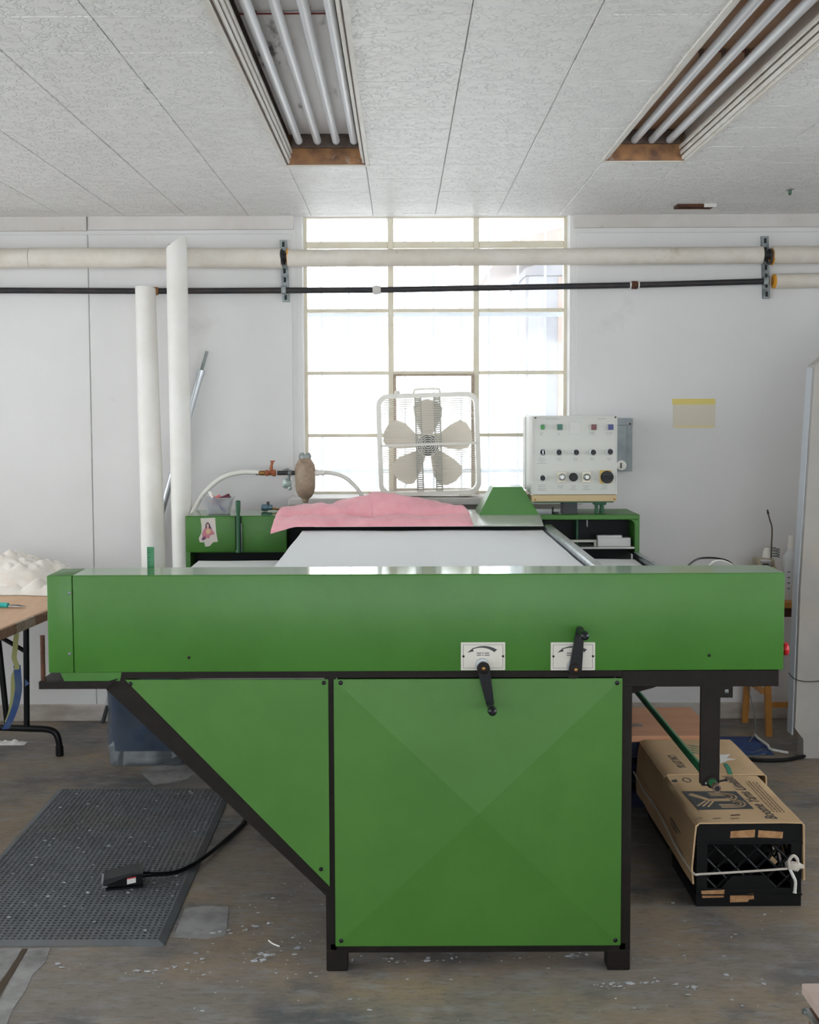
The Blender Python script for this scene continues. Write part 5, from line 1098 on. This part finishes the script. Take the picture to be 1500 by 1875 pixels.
p0 = P(1412, 1038, 5.66); obj('wire_arm', B().tube(spline([p0, P(1413, 1000, 5.66), P(1414, 968, 5.66), P(1410, 952, 5.66), P(1406, 937, 5.66)], 5), .0035, 8), mat('brown_wire', (.10, .07, .05), .5, .4), wd_); obj('arm_tip', B().cyl(P(1407, 941, 5.66), P(1405.5, 933, 5.66), .006, 8, .003), BLACK, wd_); obj('arm_post', B().box(p0.x - .016, p0.x + .016, 5.645, 5.675, .80, p0.z + .01), POST, wd_)
obj('thread_coil', B().tube([(P(1420, 1022, 5.66).x + .020 * math.cos(a * .6), 5.66 + .012 * math.sin(a * .6), .838 + a * .0012) for a in range(40)], .003, 6), ZINC, wd_); obj('thread_cone', B().lathe([(.022, 0), (.018, .03), (.012, .045)], (1.748, 5.68, .835), 'Z', 14), FANW, wd_)
q = P(1448, 1040, 5.60); bt = thing('squirt_bottle', (q.x, 5.60, .645), 'white squirt bottle with blue marks on the wooden stool', 'bottle')
obj('bottle_body', B().lathe([(.034, .0), (.037, .006), (.037, .185), (.034, .205), (.018, .232), (.013, .240)], (q.x, 5.60, .645), 'Z', 22), mat('milky_plastic', (.72, .73, .74), .4), bt)
obj('bottle_cap', B().lathe([(.016, .236), (.016, .262), (.013, .268), (.012, .300), (.010, .304)], (q.x, 5.60, .645), 'Z', 18), FANW, bt)
for k in range(4): obj('blue_mark', B().box(q.x - .024, q.x + .008 - .004 * k, 5.5655, 5.57, .70 + k * .026, .704 + k * .026), mat('blue_ink', (.03, .08, .16), .6), bt)
# floor clutter right
d0 = Z(1350, 1366, 0)
def denim(u, v):
    return (d0.x - .22 + .35 * u + .02 * noise.noise(Vector((v * 4, 1, 1))), d0.y - .15 + .30 * v, .002 + .018 * max(0, noise.noise(Vector((u * 4, v * 4, 3))) + .4) * min(1, 8 * u, 8 * (1 - u), 8 * v, 8 * (1 - v)))
o = obj('denim_cloth', B().grid(denim, 24, 20), DENIM, ang=60); tag(o, 'blue denim cloth spread on the floor behind the cardboard', 'cloth')
o = obj('cloth_fringe', B().tube(spline([(d0.x + .125, d0.y + .14, .012), (d0.x + .118, d0.y + .06, .016), (d0.x + .13, d0.y - .03, .013), (d0.x + .122, d0.y - .10, .014), (d0.x + .16, d0.y - .13, .012), (d0.x + .185, d0.y - .15, .012)], 6), .006, 8), WHITEP); tag(o, 'frayed white strip along the edge of the denim cloth', 'fringe')
o = obj('power_cable', B().tube(spline([Z(1362, 1389, .009), Z(1400, 1392, .009), Z(1440, 1391, .009), Z(1470, 1385, .009), Z(1510, 1375, .009), Z(1600, 1370, .009)], 8), .0085, 10), BLACK); tag(o, 'thick black cable on the floor in front of the concrete column', 'cable')
o = obj('thin_wire', B().tube(spline([(1.675, 5.86, .36), (1.69, 5.862, .28), Z(1384, 1325, .06), Z(1372, 1360, .004), Z(1375, 1378, .004), Z(1398, 1372, .004), Z(1402, 1380, .004), Z(1370, 1386, .004), Z(1352, 1380, .024), Z(1338, 1372, .026)], 7), .0028, 6), ZINC); tag(o, 'thin grey wire trailing from the wall to the denim cloth', 'wire')

# cabinet whose corner shows at the lower right
cab = thing('wooden_cabinet', (1.15, 2.0, 0), 'low wooden cabinet with pale top and metal edge strip', 'cabinet')
cz = .40; c0 = Z(1468, 1800, cz)
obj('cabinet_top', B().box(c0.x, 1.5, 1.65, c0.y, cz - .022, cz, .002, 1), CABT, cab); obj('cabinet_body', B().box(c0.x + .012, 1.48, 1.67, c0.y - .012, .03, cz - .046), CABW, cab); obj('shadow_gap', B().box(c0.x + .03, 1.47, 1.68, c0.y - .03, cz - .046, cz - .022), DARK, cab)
obj('metal_strip', B().box(c0.x + .002, c0.x + .011, 1.67, c0.y - .012, cz - .056, cz - .046), ALU, cab); obj('strip_pin', B().blob((c0.x + .002, c0.y - .018, cz - .050), .0075, 1, .05), ZINC, cab); obj('plinth', B().box(c0.x + .03, 1.46, 1.69, c0.y - .03, 0, .03), DARK, cab)

# ================================================================== lint on the floor and the mat
rnd = random.Random(11); lint = B(); 
def fluff(u, v, s, z=0.):
    p = Z(u, v, z); lint.blob((p.x, p.y, z + s * .35), s, 1 if s > .006 else 0 if False else 1, .9, rnd.random() * 9, (rnd.uniform(.8, 2.2), rnd.uniform(.6, 1.2), .45))
streaks = [(222, 1785, 300, 1776, 14), (300, 1776, 372, 1755, 10), (310, 1778, 390, 1783, 8), (440, 1765, 500, 1745, 12), (525, 1738, 556, 1733, 6), (380, 1712, 520, 1690, 14), (1090, 1808, 1215, 1795, 26), (1230, 1795, 1275, 1810, 10), (640, 1760, 1090, 1752, 36), (100, 1776, 160, 1765, 6), (285, 1800, 300, 1798, 3), (470, 1765, 482, 1758, 4)]
for u0, v0, u1, v1, n in streaks:
    for k in range(n): f = rnd.random(); fluff(u0 + (u1 - u0) * f + rnd.gauss(0, 4), v0 + (v1 - v0) * f + rnd.gauss(0, 3), rnd.choice((.0014, .002, .0026, .0038, .006)))
for k in range(110): fluff(rnd.uniform(320, 1480), rnd.uniform(1640, 1870), rnd.choice((.0012, .0018, .0025, .004)))
for u, v, s in ((1398, 1803, .006), (1330, 1786, .005), (1460, 1820, .003), (465, 1760, .007), (500, 1645, .004)): fluff(u, v, s)
for k in range(60): fluff(rnd.uniform(420, 600), rnd.uniform(1580, 1800), rnd.choice((.0012, .002, .003)))
lint.v = [p for p in lint.v]
o = obj('floor_lint', lint, LINT, kind='stuff'); tag(o, 'grey lint fluff scattered over the concrete floor', 'lint')
lint = B()
for k in range(130):
    while True:
        p = Vector((rnd.uniform(MX0 + .03, MX1 - .03), rnd.uniform(MY0 + .02, MY1 - .02), 0))
        if (p.x + 1.3) * .8 + rnd.random() > .55: break
    lint.blob((p.x, p.y, MT + .001), rnd.choice((.0015, .002, .003, .0045)), 1, .9, rnd.random() * 9, (1.5, 1, .45))
o = obj('mat_lint', lint, LINT, kind='stuff'); tag(o, 'pale lint specks scattered over the rubber mat', 'lint')
o = obj('thread_end', B().tube(spline([Z(492, 1722, .003), Z(500, 1728, .006), Z(512, 1733, .003)], 5), .0022, 6), WHITEP); tag(o, 'short white thread end on the floor left of the machine foot', 'thread')
